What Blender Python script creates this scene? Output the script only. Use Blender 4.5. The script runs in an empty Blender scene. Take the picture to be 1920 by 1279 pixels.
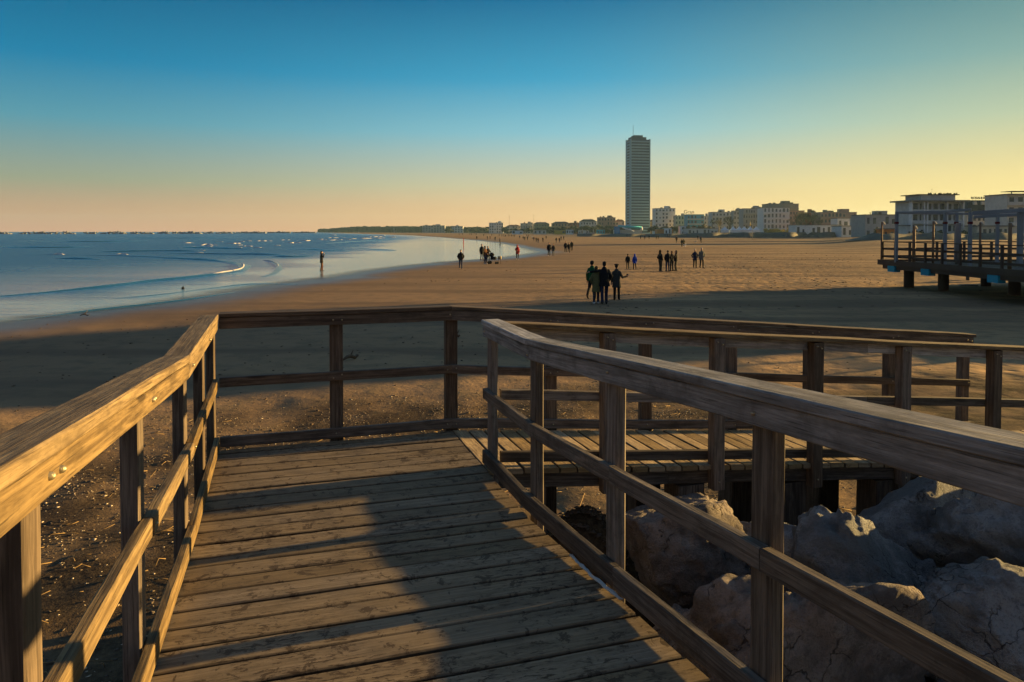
import bpy, math, random
import numpy as np
from mathutils import Vector, noise, Matrix

C = bpy.context.scene.collection
SC = bpy.context.scene
R = math.radians

HAZE = 0.00007
# ------------------------------------------------------------------ camera
CAM_H, FPX, PITCH, HOR = 3.2, 1380.0, R(1.5), 434.0
CX, CY = 960.0, HOR + FPX * math.tan(PITCH)
cam_d = bpy.data.cameras.new('camera')
cam = bpy.data.objects.new('camera', cam_d); C.objects.link(cam)
cam.location = (0, 0, CAM_H); cam.rotation_euler = (R(90) - PITCH, 0, 0)
cam_d.sensor_width = 36; cam_d.lens = FPX / 1920 * 36
cam_d.shift_y = -(639.5 - CY) / 1920
cam_d.clip_start = 0.05; cam_d.clip_end = 20000
SC.camera = cam

# ------------------------------------------------------------------ light, sky, exposure
EXPO = 1.8
SUN_AZ, SUN_EL = 69.5, 7.0                      # degrees clockwise from the view direction, above the horizon
SC.view_settings.view_transform = 'Standard'; SC.view_settings.look = 'None'
SC.view_settings.exposure = EXPO; SC.view_settings.gamma = 1; SC.view_settings.use_curve_mapping = False
sd = Vector((math.sin(R(SUN_AZ)) * math.cos(R(SUN_EL)), math.cos(R(SUN_AZ)) * math.cos(R(SUN_EL)), math.sin(R(SUN_EL))))
sun_d = bpy.data.lights.new('sun', 'SUN'); sun_d.energy = 5.0; sun_d.angle = R(0.8); sun_d.color = (1.0, 0.64, 0.22)
sun = bpy.data.objects.new('sun', sun_d); C.objects.link(sun)
sun.rotation_euler = sd.to_track_quat('Z', 'Y').to_euler()

def lin(c):
    return tuple(((x / 255) / 12.92 if x / 255 <= 0.04045 else ((x / 255 + 0.055) / 1.055) ** 2.4) for x in c)

world = bpy.data.worlds.new('World'); SC.world = world; world.use_nodes = True
nt = world.node_tree; nt.nodes.clear(); N = nt.nodes.new; Lk = nt.links.new
tc = N('ShaderNodeTexCoord'); sx = N('ShaderNodeSeparateXYZ'); Lk(tc.outputs['Generated'], sx.inputs[0])
def wm(op, a, b=None, clamp=False):
    n = N('ShaderNodeMath'); n.operation = op; n.use_clamp = clamp
    for i, v in enumerate((a, b)):
        if v is None: continue
        if isinstance(v, (int, float)): n.inputs[i].default_value = v
        else: Lk(v, n.inputs[i])
    return n.outputs[0]
hl = wm('SQRT', wm('ADD', wm('ADD', wm('MULTIPLY', sx.outputs[0], sx.outputs[0]), wm('MULTIPLY', sx.outputs[1], sx.outputs[1])), 1e-5))
cs = wm('DIVIDE', wm('ADD', wm('MULTIPLY', sx.outputs[0], math.sin(R(SUN_AZ))), wm('MULTIPLY', sx.outputs[1], math.cos(R(SUN_AZ)))), hl)
el = wm('MULTIPLY', sx.outputs[2], 1.0, True)
def sky_ramp(stops):
    r = N('ShaderNodeValToRGB'); e = r.color_ramp.elements
    k = 2 ** -EXPO
    for i, (deg, c) in enumerate(stops):
        p = min(1, math.sin(R(deg)))
        x = e[i] if i < 2 else e.new(p)
        x.position = p
        l = lin(c); x.color = (l[0] * k, l[1] * k, l[2] * k, 1)
    Lk(el, r.inputs[0]); return r.outputs[0]
ra = sky_ramp([(0.0, (224, 160, 124)), (1.2, (208, 158, 120)), (3.5, (156, 162, 136)), (7.6, (86, 154, 172)), (11.6, (14, 128, 170)), (17.5, (0, 94, 136)), (27, (24, 92, 130)), (50, (88, 113, 148))])
rb = sky_ramp([(0.0, (255, 186, 120)), (1.2, (250, 190, 126)), (3.5, (216, 204, 164)), (7.6, (138, 196, 210)), (11.6, (58, 162, 200)), (17.5, (0, 110, 156)), (27, (40, 104, 140)), (50, (90, 114, 148))])
rc = sky_ramp([(0.0, (255, 218, 126)), (1.2, (255, 218, 130)), (3.5, (244, 216, 142)), (7.6, (188, 198, 162)), (11.6, (132, 168, 160)), (17.5, (58, 120, 134)), (27, (84, 122, 134)), (50, (96, 116, 146))])
def wmix(f, a, b):
    m = N('ShaderNodeMix'); m.data_type = 'RGBA'; Lk(f, m.inputs[0]); Lk(a, m.inputs[6]); Lk(b, m.inputs[7]); return m.outputs[2]
def wmap(v, a, b):
    m = N('ShaderNodeMapRange'); m.interpolation_type = 'SMOOTHSTEP'; m.inputs[1].default_value = a; m.inputs[2].default_value = b; Lk(v, m.inputs[0]); return m.outputs[0]
rd_ = sky_ramp([(0.0, (128, 126, 134)), (4, (124, 132, 146)), (10, (112, 130, 152)), (22, (96, 120, 150)), (50, (88, 113, 148))])
bk = wmap(sx.outputs[1], 0.15, -0.35)
skyc = wmix(wmap(cs, 0.38, 0.92), wmix(wmap(cs, -0.25, 0.55), ra, rb), rc)
skyc = wmix(bk, skyc, rd_)
# faint streaks of cloud low over the sea
cn = N('ShaderNodeTexNoise'); cmap = N('ShaderNodeMapping'); cmap.inputs['Scale'].default_value = (2.2, 2.2, 26)
Lk(tc.outputs['Generated'], cmap.inputs[0]); Lk(cmap.outputs[0], cn.inputs['Vector']); cn.inputs['Scale'].default_value = 2.0; cn.inputs['Detail'].default_value = 4
cl = wm('MULTIPLY', wmap(cn.outputs['Fac'], 0.52, 0.75), wm('MULTIPLY', wmap(sx.outputs[2], 0.0, 0.015), wm('SUBTRACT', 1.0, wmap(sx.outputs[2], 0.03, 0.09))))
clm = N('ShaderNodeMix'); clm.data_type = 'RGBA'; clm.blend_type = 'MULTIPLY'; Lk(wm('MULTIPLY', cl, 0.10), clm.inputs[0]); Lk(skyc, clm.inputs[6]); clm.inputs[7].default_value = (0.72, 0.66, 0.66, 1)
bg = N('ShaderNodeBackground'); Lk(clm.outputs[2], bg.inputs[0]); bg.inputs[1].default_value = 1.0
wo = N('ShaderNodeOutputWorld'); Lk(bg.outputs[0], wo.inputs[0])

# ------------------------------------------------------------------ picture-to-place helpers (measurements only)
def ray(px, py):
    x = (px - CX) / FPX; y = -(py - CY) / FPX
    return Vector((x, math.cos(PITCH) + y * math.sin(PITCH), -math.sin(PITCH) + y * math.cos(PITCH)))
def at(px, py, z=0.0):
    r = ray(px, py); t = (z - CAM_H) / r.z
    return Vector((r.x * t, r.y * t, z))
def atY(px, py, Y):
    r = ray(px, py); t = Y / r.y
    return Vector((r.x * t, Y, CAM_H + r.z * t))
_vx = 518 - CX; _n = math.hypot(_vx, FPX)
D1 = Vector((_vx / _n, FPX / _n, 0)); D2 = Vector((FPX / _n, -_vx / _n, 0)); UP = Vector((0, 0, 1))
def W(u, v, z): return D2 * u + D1 * v + UP * z
DECK = CAM_H - 1.76
VK = 4.25           # where the ramp meets the landing
UC = 1.47           # where the side ramp starts

# ------------------------------------------------------------------ objects and tags
def tag(o, label=None, cat=None, group=None, kind=None):
    if label: o['label'] = label
    if cat: o['category'] = cat
    if group: o['group'] = group
    if kind: o['kind'] = kind
    return o
def empty(name, loc=(0, 0, 0), rz=0.0, label=None, cat=None, group=None):
    o = bpy.data.objects.new(name, None); C.objects.link(o); o.location = loc; o.rotation_euler = (0, 0, rz)
    o.empty_display_size = 0.2
    return tag(o, label, cat, group)
def copy_tree(o, parent=None):
    c = o.copy(); C.objects.link(c); c.parent = parent
    if parent is not None: c.matrix_parent_inverse = o.matrix_parent_inverse
    for ch in KIDS.get(o.name, []): 
        k = copy_tree(ch, c); KIDS.setdefault(c.name, []).append(k)
    return c
KIDS = {}

class MB:
    def __init__(s):
        s.v = []; s.f = []; s.uv = []; s.tone = []; s.edge = []; s.mi = []; s.sm = []
    def add(s, vs, fs, uvs=None, tone=0.5, mi=0, smooth=False, edge=None):
        b = len(s.v); s.v.extend(vs)
        for i, f in enumerate(fs):
            s.f.append([b + k for k in f]); s.mi.append(mi); s.sm.append(smooth)
            s.uv.extend(uvs[i] if uvs else [(0, 0)] * len(f)); s.tone.extend([tone] * len(f)); s.edge.extend(edge[i] if edge else [0.0] * len(f))
    def box(s, x0, x1, y0, y1, z0, z1, mi=0):
        vs = [(x, y, z) for z in (z0, z1) for y in (y0, y1) for x in (x0, x1)]
        fs = [(0, 2, 3, 1), (4, 5, 7, 6), (0, 1, 5, 4), (1, 3, 7, 5), (3, 2, 6, 7), (2, 0, 4, 6)]
        s.add(vs, fs, [[(vs[k][0] + vs[k][1], vs[k][2]) for k in f] for f in fs], 0.5, mi)
    def sweep(s, p0, p1, sv, tv, a0, a1, b0, b1, seg=8, ch=0.004, jit=0.0012, tone=None, rnd=random, gap_shade=False):
        """a board: an eight-sided section swept from p0 to p1"""
        p0 = Vector(p0); p1 = Vector(p1); L = (p1 - p0).length
        sec = [(a0 + ch, b0), (a1 - ch, b0), (a1, b0 + ch), (a1, b1 - ch), (a1 - ch, b1), (a0 + ch, b1), (a0, b1 - ch), (a0, b0 + ch)]
        per = [0]
        for i in range(8):
            j = (i + 1) % 8; per.append(per[-1] + math.hypot(sec[j][0] - sec[i][0], sec[j][1] - sec[i][1]))
        ou, ov = rnd.uniform(0, 60), rnd.uniform(0, 60)
        tone = rnd.random() if tone is None else tone
        vs = []; fs = []; uvs = []; eds = []; ew = [1, 1, 1, 0, 0, 1, 1, 1]
        if not gap_shade: ew = [0] * 8
        ew[3] = ew[4] = 0
        if gap_shade: ew = [1, 1, 1, .9, 0, 0, .9, 1]  # shade of the plank gaps, painted on sides and chamfers
        ph = rnd.uniform(0, 9)
        for k in range(seg + 1):
            t = k / seg; c = p0.lerp(p1, t)
            wa = jit * 2.5 * math.sin(ph + t * L * 2.1) if 0 < k < seg else 0
            for a, b in sec:
                q = c + sv * (a + rnd.uniform(-jit, jit)) + tv * (b + wa + rnd.uniform(-jit, jit))
                vs.append(tuple(q))
        for k in range(seg):
            for i in range(8):
                j = (i + 1) % 8
                fs.append((k * 8 + i, k * 8 + j, k * 8 + 8 + j, k * 8 + 8 + i))
                l0, l1 = ou + L * k / seg, ou + L * (k + 1) / seg
                uvs.append([(l0, ov + per[i]), (l0, ov + per[i + 1]), (l1, ov + per[i + 1]), (l1, ov + per[i])]); eds.append([ew[i], ew[j], ew[j], ew[i]])
        e = seg * 8
        fs.append(tuple(range(7, -1, -1))); uvs.append([(ou + sec[i][0] * .25, ov + sec[i][1]) for i in range(7, -1, -1)])
        fs.append(tuple(e + i for i in range(8))); uvs.append([(ou + 3 + sec[i][0] * .25, ov + sec[i][1]) for i in range(8)]); eds += [[.5 if gap_shade else 0] * 8] * 2
        s.add(vs, fs, uvs, tone, 0, False, eds)
    def tube(s, pts, rad, n=8, cap=True, mi=0, flat=1.0):
        pts = [Vector(p) for p in pts]; m = len(pts)
        if not isinstance(rad, (list, tuple)): rad = [rad] * m
        vs = []; fs = []
        for k in range(m):
            d = (pts[min(k + 1, m - 1)] - pts[max(k - 1, 0)]).normalized()
            r0 = Vector((1, 0, 0)) if abs(d.x) < 0.9 else Vector((0, 1, 0))
            a = d.cross(r0).normalized(); b = d.cross(a)
            for i in range(n):
                t = 2 * math.pi * i / n
                vs.append(tuple(pts[k] + (a * math.cos(t) + b * math.sin(t) * flat) * rad[k]))
        for k in range(m - 1):
            for i in range(n):
                j = (i + 1) % n; fs.append((k * n + i, k * n + j, k * n + n + j, k * n + n + i))
        if cap: fs += [tuple(range(n - 1, -1, -1)), tuple((m - 1) * n + i for i in range(n))]
        s.add(vs, fs, None, 0.5, mi, True)
    def loft(s, st, n=16, mi=0):
        """stations (z, cx, cy, rx, ry) joined and capped"""
        vs = []; fs = []; m = len(st)
        for z, cx, cy, rx, ry in st:
            for i in range(n):
                t = 2 * math.pi * i / n; vs.append((cx + rx * math.cos(t), cy + ry * math.sin(t), z))
        for k in range(m - 1):
            for i in range(n):
                j = (i + 1) % n; fs.append((k * n + i, k * n + j, k * n + n + j, k * n + n + i))
        fs += [tuple(range(n - 1, -1, -1)), tuple((m - 1) * n + i for i in range(n))]
        s.add(vs, fs, None, 0.5, mi, True)
    def ell(s, c, r, n=12, m=8, mi=0):
        vs = [(c[0], c[1], c[2] - r[2])]; fs = []
        for k in range(1, m):
            p = math.pi * k / m
            for i in range(n):
                t = 2 * math.pi * i / n
                vs.append((c[0] + r[0] * math.sin(p) * math.cos(t), c[1] + r[1] * math.sin(p) * math.sin(t), c[2] - r[2] * math.cos(p)))
        vs.append((c[0], c[1], c[2] + r[2])); e = len(vs) - 1
        for i in range(n): fs.append((0, 1 + (i + 1) % n, 1 + i))
        for k in range(m - 2):
            for i in range(n):
                j = (i + 1) % n; a = 1 + k * n; fs.append((a + i, a + j, a + n + j, a + n + i))
        a = 1 + (m - 2) * n
        for i in range(n): fs.append((a + i, a + (i + 1) % n, e))
        s.add(vs, fs, None, 0.5, mi, True)
    def cap(s, p0, p1, r0, r1, n=10, mi=0):
        p0 = Vector(p0); p1 = Vector(p1); d = p1 - p0; L = d.length; d = d / max(L, 1e-6)
        pts = []; rr = []
        for a in (-75, -45, -15): pts.append(p0 + d * r0 * math.sin(R(a))); rr.append(r0 * math.cos(R(a)))
        for a in (15, 45, 75): pts.append(p1 + d * r1 * math.sin(R(a))); rr.append(r1 * math.cos(R(a)))
        s.tube(pts, rr, n, True, mi)
    def mesh(s, name):
        me = bpy.data.meshes.new(name); me.from_pydata([tuple(v) for v in s.v], [], s.f)
        if len(me.loops) == len(s.uv):
            ul = me.uv_layers.new(name='uv'); ul.data.foreach_set('uv', np.array(s.uv, dtype=np.float32).ravel())
            at_ = me.attributes.new('tone', 'FLOAT', 'CORNER'); at_.data.foreach_set('value', np.array(s.tone, dtype=np.float32))
            if max(s.edge) > 0: at_ = me.attributes.new('edge', 'FLOAT', 'CORNER'); at_.data.foreach_set('value', np.array(s.edge, dtype=np.float32))
        me.polygons.foreach_set('material_index', s.mi); me.polygons.foreach_set('use_smooth', s.sm)
        me.update(); return me
    def build(s, name, mat, parent=None, loc=None, rz=0.0):
        return put(name, s.mesh(name), mat, parent, loc, rz)
def put(name, me, mat, parent=None, loc=None, rz=0.0):
    o = bpy.data.objects.new(name, me); C.objects.link(o)
    if mat is not None and len(me.materials) == 0:
        for m in (mat if isinstance(mat, (list, tuple)) else [mat]): me.materials.append(m)
    if loc is not None: o.location = loc
    o.rotation_euler = (0, 0, rz)
    if parent is not None:
        o.parent = parent; KIDS.setdefault(parent.name, []).append(o)
        if loc is None:   # geometry given in world coordinates
            o.matrix_parent_inverse = Matrix.Translation(-Vector(parent.location)) if parent.parent is None else Matrix.Identity(4)
    return o
def own_mat(o, mats):
    for i, m in enumerate(mats if isinstance(mats, (list, tuple)) else [mats]):
        o.material_slots[i].link = 'OBJECT'; o.material_slots[i].material = m

# ------------------------------------------------------------------ materials
class NT:
    def __init__(s, name):
        s.m = bpy.data.materials.new(name); s.m.use_nodes = True; s.t = s.m.node_tree; s.t.nodes.clear()
        s.out = s.n('ShaderNodeOutputMaterial')
    def n(s, k): return s.t.nodes.new(k)
    def l(s, a, b): s.t.links.new(a, b)
    def setin(s, n, key, v):
        if v is None: return
        if isinstance(v, bpy.types.NodeSocket): s.l(v, n.inputs[key])
        elif isinstance(v, tuple) and len(v) == 3 and n.inputs[key].type == 'RGBA': n.inputs[key].default_value = (*v, 1)
        else: n.inputs[key].default_value = v
    def math(s, op, a, b=None, clamp=False):
        n = s.n('ShaderNodeMath'); n.operation = op; n.use_clamp = clamp; s.setin(n, 0, a); s.setin(n, 1, b); return n.outputs[0]
    def noise(s, vec, scale, detail=4, rough=0.55, dist=0.0):
        n = s.n('ShaderNodeTexNoise'); s.setin(n, 'Vector', vec); n.inputs['Scale'].default_value = scale; n.inputs['Detail'].default_value = detail
        n.inputs['Roughness'].default_value = rough; n.inputs['Distortion'].default_value = dist; return n.outputs['Fac']
    def voro(s, vec, scale, feat='F1', out='Distance', rnd=1.0):
        n = s.n('ShaderNodeTexVoronoi'); n.feature = feat; s.setin(n, 'Vector', vec); n.inputs['Scale'].default_value = scale; n.inputs['Randomness'].default_value = rnd; return n.outputs[out]
    def scale(s, vec, sc):
        n = s.n('ShaderNodeMapping'); s.l(vec, n.inputs[0]); n.inputs['Scale'].default_value = sc; return n.outputs[0]
    def step(s, v, a, b, lo=0.0, hi=1.0):
        n = s.n('ShaderNodeMapRange'); n.interpolation_type = 'SMOOTHSTEP'; s.setin(n, 0, v)
        for i, x in enumerate((a, b, lo, hi)): s.setin(n, i + 1, x)
        return n.outputs[0]
    def mix(s, f, a, b, mode='MIX'):
        n = s.n('ShaderNodeMix'); n.data_type = 'RGBA'; n.blend_type = mode; s.setin(n, 0, f); s.setin(n, 6, a); s.setin(n, 7, b); return n.outputs[2]
    def obj(s): return s.n('ShaderNodeTexCoord').outputs['Object']
    def pos(s): return s.n('ShaderNodeNewGeometry').outputs['Position']
    def uv(s): return s.n('ShaderNodeTexCoord').outputs['UV']
    def attr(s, name):
        n = s.n('ShaderNodeAttribute'); n.attribute_name = name; return n.outputs['Fac']
    def bump(s, h, strength=0.5, dist=0.01, normal=None):
        n = s.n('ShaderNodeBump'); s.setin(n, 'Height', h); s.setin(n, 'Strength', strength); n.inputs['Distance'].default_value = dist; s.setin(n, 'Normal', normal); return n.outputs[0]
    def bsdf(s, col, rough=0.8, normal=None, spec=0.3, metal=0.0, ior=None):
        n = s.n('ShaderNodeBsdfPrincipled'); s.setin(n, 'Base Color', col); s.setin(n, 'Roughness', rough); s.setin(n, 'Normal', normal)
        s.setin(n, 'Specular IOR Level', spec); n.inputs['Metallic'].default_value = metal
        if ior: n.inputs['IOR'].default_value = ior
        return n.outputs[0]
    def done(s, sh): s.l(sh, s.out.inputs[0]); return s.m

def wood(name, pale, dark, dirt=0.3, sandy=0.0, stain=0.0):
    k = NT(name); uv = k.uv(); P = k.pos()
    tone = k.attr('tone')
    g1 = k.noise(k.scale(uv, (1.8, 42, 1)), 1.0, 6, 0.70, 0.5)
    g2 = k.noise(k.scale(uv, (3.5, 150, 1)), 1.0, 3, 0.6)
    bl = k.noise(k.scale(uv, (2.6, 9, 1)), 1.0, 6, 0.68)
    kn = k.voro(k.scale(uv, (1.3, 6.5, 1)), 1.0)
    col = k.mix(k.step(g1, 0.34, 0.66), tuple(x * .72 for x in dark), tuple(x * 1.08 for x in pale))
    col = k.mix(k.step(bl, 0.46, 0.66, 0, 0.6), col, tuple(x * 0.45 for x in dark))
    col = k.mix(k.math('MULTIPLY', k.step(g2, 0.56, 0.68), 0.85), col, tuple(x * 0.3 for x in dark))
    col = k.mix(k.step(kn, 0.15, 0.07, 0, 0.85), col, tuple(x * 0.28 for x in dark))
    hs = k.n('ShaderNodeHueSaturation'); k.l(col, hs.inputs['Color']); k.l(k.step(tone, 0, 1, 0.72, 1.22), hs.inputs['Value']); k.l(k.step(tone, 1, 0, 0.8, 1.15), hs.inputs['Saturation']); col = hs.outputs[0]
    if dirt:
        d = k.noise(P, 3.2, 6, 0.7); d2 = k.noise(P, 38, 3, 0.7)
        col = k.mix(k.math('MULTIPLY', k.step(d, 0.50, 0.68), k.step(d2, 0.35, 0.65, 0.3, dirt)), col, (0.035, 0.028, 0.02))
    rough = 0.72
    if sandy:
        s1 = k.noise(P, 1.7, 5, 0.65); s2 = k.noise(P, 60, 3, 0.7)
        col = k.mix(k.math('MULTIPLY', k.step(s1, 0.36, 0.62, 0.35, 1.0), k.step(s2, 0.2, 0.75, sandy * 0.5, sandy)), col, (0.27, 0.20, 0.112))
    if stain:
        P3 = k.scale(uv, (1.0, 1.5, 1))
        z = k.noise(P, 1.25, 3, 0.5)
        t1 = k.noise(k.scale(uv, (13, 44, 1)), 1.0, 6, 0.74, 0.4)
        t2 = k.noise(P, 10.5, 6, 0.75, 0.6)
        m = k.math('MAXIMUM', k.math('MULTIPLY', k.step(t1, 0.53, 0.58), k.step(z, 0.40, 0.62, 0.06, 1.0)), k.math('MULTIPLY', k.step(t2, 0.555, 0.60), 0.85))
        col = k.mix(k.math('MULTIPLY', m, stain), col, (0.045, 0.028, 0.014))
    col = k.mix(k.math('MULTIPLY', k.attr('edge'), 0.75), col, (0.016, 0.012, 0.009))  # board sides darkened so the gaps look shaded
    h = k.math('ADD', k.math('MULTIPLY', g1, 0.7), k.math('MULTIPLY', g2, 0.35))
    return k.done(k.bsdf(col, rough, k.bump(h, 0.8, 0.005), 0.25))

def plain(name, col, rough=0.8, var=0.25, scale=3.0, spec=0.25, metal=0.0):
    k = NT(name); P = k.obj(); n = k.noise(P, scale, 4, 0.6)
    c = k.mix(k.step(n, 0.3, 0.75), col, tuple(x * (1 - var) for x in col))
    return k.done(k.bsdf(c, rough, k.bump(k.noise(P, scale * 6, 3), 0.2, 0.01), spec, metal))

def sand_mat():
    k = NT('sand'); P = k.pos(); shore = k.attr('shore'); grav = k.attr('grav'); drift = k.attr('drift')
    n1 = k.noise(P, 0.09, 4, 0.6); n2 = k.noise(P, 1.3, 5, 0.65); n3 = k.noise(P, 14, 4, 0.7)
    base = k.mix(k.step(n1, 0.35, 0.68), (0.40, 0.262, 0.140), (0.30, 0.200, 0.112))
    # long faint bands left by tides and grooming
    st = k.noise(k.scale(P, (0.018, 0.24, 1)), 1.0, 5, 0.6)
    base = k.mix(k.step(st, 0.45, 0.62, 0, 0.8), base, (0.17, 0.115, 0.072))
    base = k.mix(k.step(n2, 0.45, 0.66, 0, 0.6), base, (0.17, 0.135, 0.08))
    base = k.mix(k.math('MULTIPLY', k.step(n3, 0.56, 0.72), 0.3), base, (0.12, 0.085, 0.055))
    # scattered dark crumbs of wrack
    v = k.voro(k.scale(P, (1.0, 1.6, 1)), 2.6); vm = k.math('MULTIPLY', k.step(v, 0.10, 0.055), k.step(n2, 0.48, 0.6))
    base = k.mix(k.math('MULTIPLY', vm, 0.75), base, (0.05, 0.04, 0.03))
    grav_shade = k.mix(k.step(k.noise(P, 24, 4, 0.75), 0.35, 0.7), (0.018, 0.015, 0.012), (0.085, 0.064, 0.037))  # dark gravel, with the relief's self-shadow darkened into the colour
    base = k.mix(k.math('MULTIPLY', grav, k.step(k.noise(P, 0.8, 4), 0.3, 0.55, 0.4, 1)), base, grav_shade)
    wet = k.step(k.math('ADD', shore, k.math('MULTIPLY', k.math('SUBTRACT', n1, 0.5), 7.0)), 5.0, 0.2)
    damp = k.step(k.math('ADD', shore, k.math('MULTIPLY', k.math('SUBTRACT', n1, 0.5), 14.0)), 26.0, 3.0)
    base = k.mix(k.math('MULTIPLY', damp, 0.55), base, (0.17, 0.112, 0.075))
    base = k.mix(k.math('MULTIPLY', wet, 0.8), base, (0.075, 0.06, 0.052))
    rough = k.math('SUBTRACT', 0.95, k.math('MULTIPLY', wet, 0.62))
    foot = k.voro(k.scale(P, (1.0, 1.0, 1)), 1.9, 'SMOOTH_F1'); 
    dry = k.math('SUBTRACT', 1.0, damp)
    h = k.math('ADD', k.math('MULTIPLY', n2, 0.6), k.math('ADD', k.math('MULTIPLY', n3, 0.12), k.math('MULTIPLY', k.step(foot, 0.05, 0.45), k.math('MULTIPLY', drift, 0.5))))
    h = k.math('ADD', h, k.math('MULTIPLY', k.noise(k.scale(P, (0.5, 1.6, 1)), 1.2, 3), 0.5))
    h = k.math('ADD', h, k.math('MULTIPLY', k.noise(k.scale(P, (0.12, 0.34, 1)), 1.0, 5, 0.65), k.math('ADD', 0.7, k.math('MULTIPLY', drift, 1.6))))
    b1 = k.bump(h, k.step(dry, 0, 1, 0.14, 0.75), 0.13)
    b2 = k.bump(k.noise(P, 55, 3, 0.7), k.step(grav, 0, 1, 0.25, 0.75), 0.012, b1)
    return k.done(k.bsdf(base, rough, b2, k.step(wet, 0, 1, 0.05, 0.5)))

def water_mat():
    k = NT('sea water'); P = k.pos(); shore = k.attr('shore')
    n1 = k.noise(P, 0.035, 4, 0.6); nw = k.noise(k.scale(P, (0.03, 0.14, 1)), 1.0, 4, 0.6)
    film = k.attr('film')
    dd = k.math('MULTIPLY', k.math('ADD', shore, k.math('MULTIPLY', k.math('SUBTRACT', nw, 0.5), 34.0)), k.math('SUBTRACT', 1.0, film))
    deep = k.step(dd, 0.5, 15.0)
    col = k.mix(deep, (0.26, 0.35, 0.37), (0.055, 0.185, 0.410))
    col = k.mix(k.step(k.noise(k.scale(P, (0.06, 0.30, 1)), 1.0, 5, 0.65), 0.50, 0.68, 0, 0.5), col, (0.028, 0.118, 0.285))
    w1 = k.noise(k.scale(P, (0.55, 1.5, 1)), 1.0, 5, 0.62, 0.4)
    w2 = k.noise(k.scale(P, (2.4, 5.5, 1)), 1.0, 4, 0.6, 0.3)
    h = k.math('ADD', k.math('MULTIPLY', w1, 1.0), k.math('MULTIPLY', w2, 0.6))
    nrm = k.bump(h, k.step(dd, 1.0, 26.0, 0.06, 1.0), 0.8)
    rough = k.step(dd, 0.0, 45.0, 0.07, 0.34)
    sh = k.bsdf(col, rough, nrm, k.step(dd, 4.0, 50.0, 0.5, 0.22), 0.0, 1.33)
    tr = k.n('ShaderNodeBsdfTransparent'); mx = k.n('ShaderNodeMixShader')
    k.l(k.step(k.math('ADD', shore, k.math('MULTIPLY', k.math('SUBTRACT', k.noise(k.scale(P, (0.4, 0.9, 1)), 1.0, 4), 0.5), 1.6)), -0.5, 2.4), mx.inputs[0]); k.l(tr.outputs[0], mx.inputs[1]); k.l(sh, mx.inputs[2])
    return k.done(mx.outputs[0])

def rock_mat(name, a, b):
    k = NT(name); P = k.pos()
    n1 = k.noise(P, 2.2, 6, 0.65, 0.5); n2 = k.noise(P, 15, 6, 0.75); n3 = k.noise(P, 70, 4, 0.75)
    c = k.mix(k.step(n1, 0.40, 0.60), a, b)
    c = k.mix(k.step(n3, 0.50, 0.64, 0, 0.45), c, tuple(x * 0.35 for x in a))
    c = k.mix(k.step(n2, 0.52, 0.66, 0, 0.7), c, tuple(x * 0.40 for x in a))
    c = k.mix(k.step(k.noise(P, 5.5, 4, 0.6), 0.60, 0.70, 0, 0.45), c, (0.40, 0.37, 0.33))
    wp_ = k.n('ShaderNodeTexNoise'); k.l(P, wp_.inputs['Vector']); wp_.inputs['Scale'].default_value = 2.6; wp_.inputs['Detail'].default_value = 5
    va_ = k.n('ShaderNodeVectorMath'); va_.operation = 'MULTIPLY_ADD'; k.l(wp_.outputs['Color'], va_.inputs[0]); va_.inputs[1].default_value = (.7, .7, .7); k.l(P, va_.inputs[2])
    cr = k.voro(k.scale(va_.outputs[0], (1, 1, 1.4)), 3.1, 'DISTANCE_TO_EDGE')
    crm = k.math('MULTIPLY', k.step(k.math('ADD', cr, k.math('MULTIPLY', k.math('SUBTRACT', n2, 0.5), 0.1)), 0.022, 0.0), k.step(k.noise(P, 1.8, 2), 0.47, 0.58))
    c = k.mix(k.math('MULTIPLY', crm, 0.7), c, (0.03, 0.026, 0.022))
    h = k.math('ADD', k.math('ADD', k.math('MULTIPLY', n2, 0.6), k.math('MULTIPLY', n3, 0.55)), k.math('MULTIPLY', crm, -0.9))
    return k.done(k.bsdf(c, 0.9, k.bump(h, 1.0, 0.09), 0.2))

M = {}
M['rail'] = wood('weathered handrail wood', (0.225, 0.158, 0.076), (0.125, 0.082, 0.038), 0.35)
M['grey'] = wood('grey weathered rail wood', (0.410, 0.395, 0.375), (0.280, 0.262, 0.242), 0.55)
M['greypost'] = wood('brown grey post wood', (0.200, 0.165, 0.130), (0.115, 0.090, 0.068), 0.7)
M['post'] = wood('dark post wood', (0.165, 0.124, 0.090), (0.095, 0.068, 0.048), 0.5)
M['deck'] = wood('sandy deck wood', (0.225, 0.172, 0.108), (0.150, 0.112, 0.070), 0.25, 0.55, 0.95)
M['deck_sunlit'] = wood('sunlit sandy side ramp wood', (0.46, 0.33, 0.16), (0.32, 0.22, 0.11), 0.10, 0.5, 0.5)  # sandy wood, lightened to put the sunlight on this ramp into its colour
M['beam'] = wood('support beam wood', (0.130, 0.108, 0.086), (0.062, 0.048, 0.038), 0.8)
M['steel'] = plain('bolt steel', (0.42, 0.36, 0.24), 0.5, 0.3, 20, 0.5, 0.8)
M['sand'] = sand_mat(); M['water'] = water_mat()
M['rock'] = rock_mat('pale limestone', (0.40, 0.405, 0.40), (0.185, 0.19, 0.19))
M['rock2'] = rock_mat('reddish limestone', (0.37, 0.315, 0.275), (0.18, 0.155, 0.138))
M['foam'] = plain('sea foam', (0.60, 0.57, 0.54), 0.7, 0.3, 2.0)
M['rope'] = plain('bleached rope', (0.42, 0.44, 0.42), 0.9)
M['pebble'] = plain('pebble', (0.13, 0.10, 0.075), 0.8, 0.4, 4)
M['shell'] = plain('shell', (0.55, 0.46, 0.34), 0.7, 0.4, 4)
M['straw'] = plain('dry straw', (0.30, 0.20, 0.09), 0.85)
M['twig'] = plain('driftwood', (0.12, 0.08, 0.05), 0.9)
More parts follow.
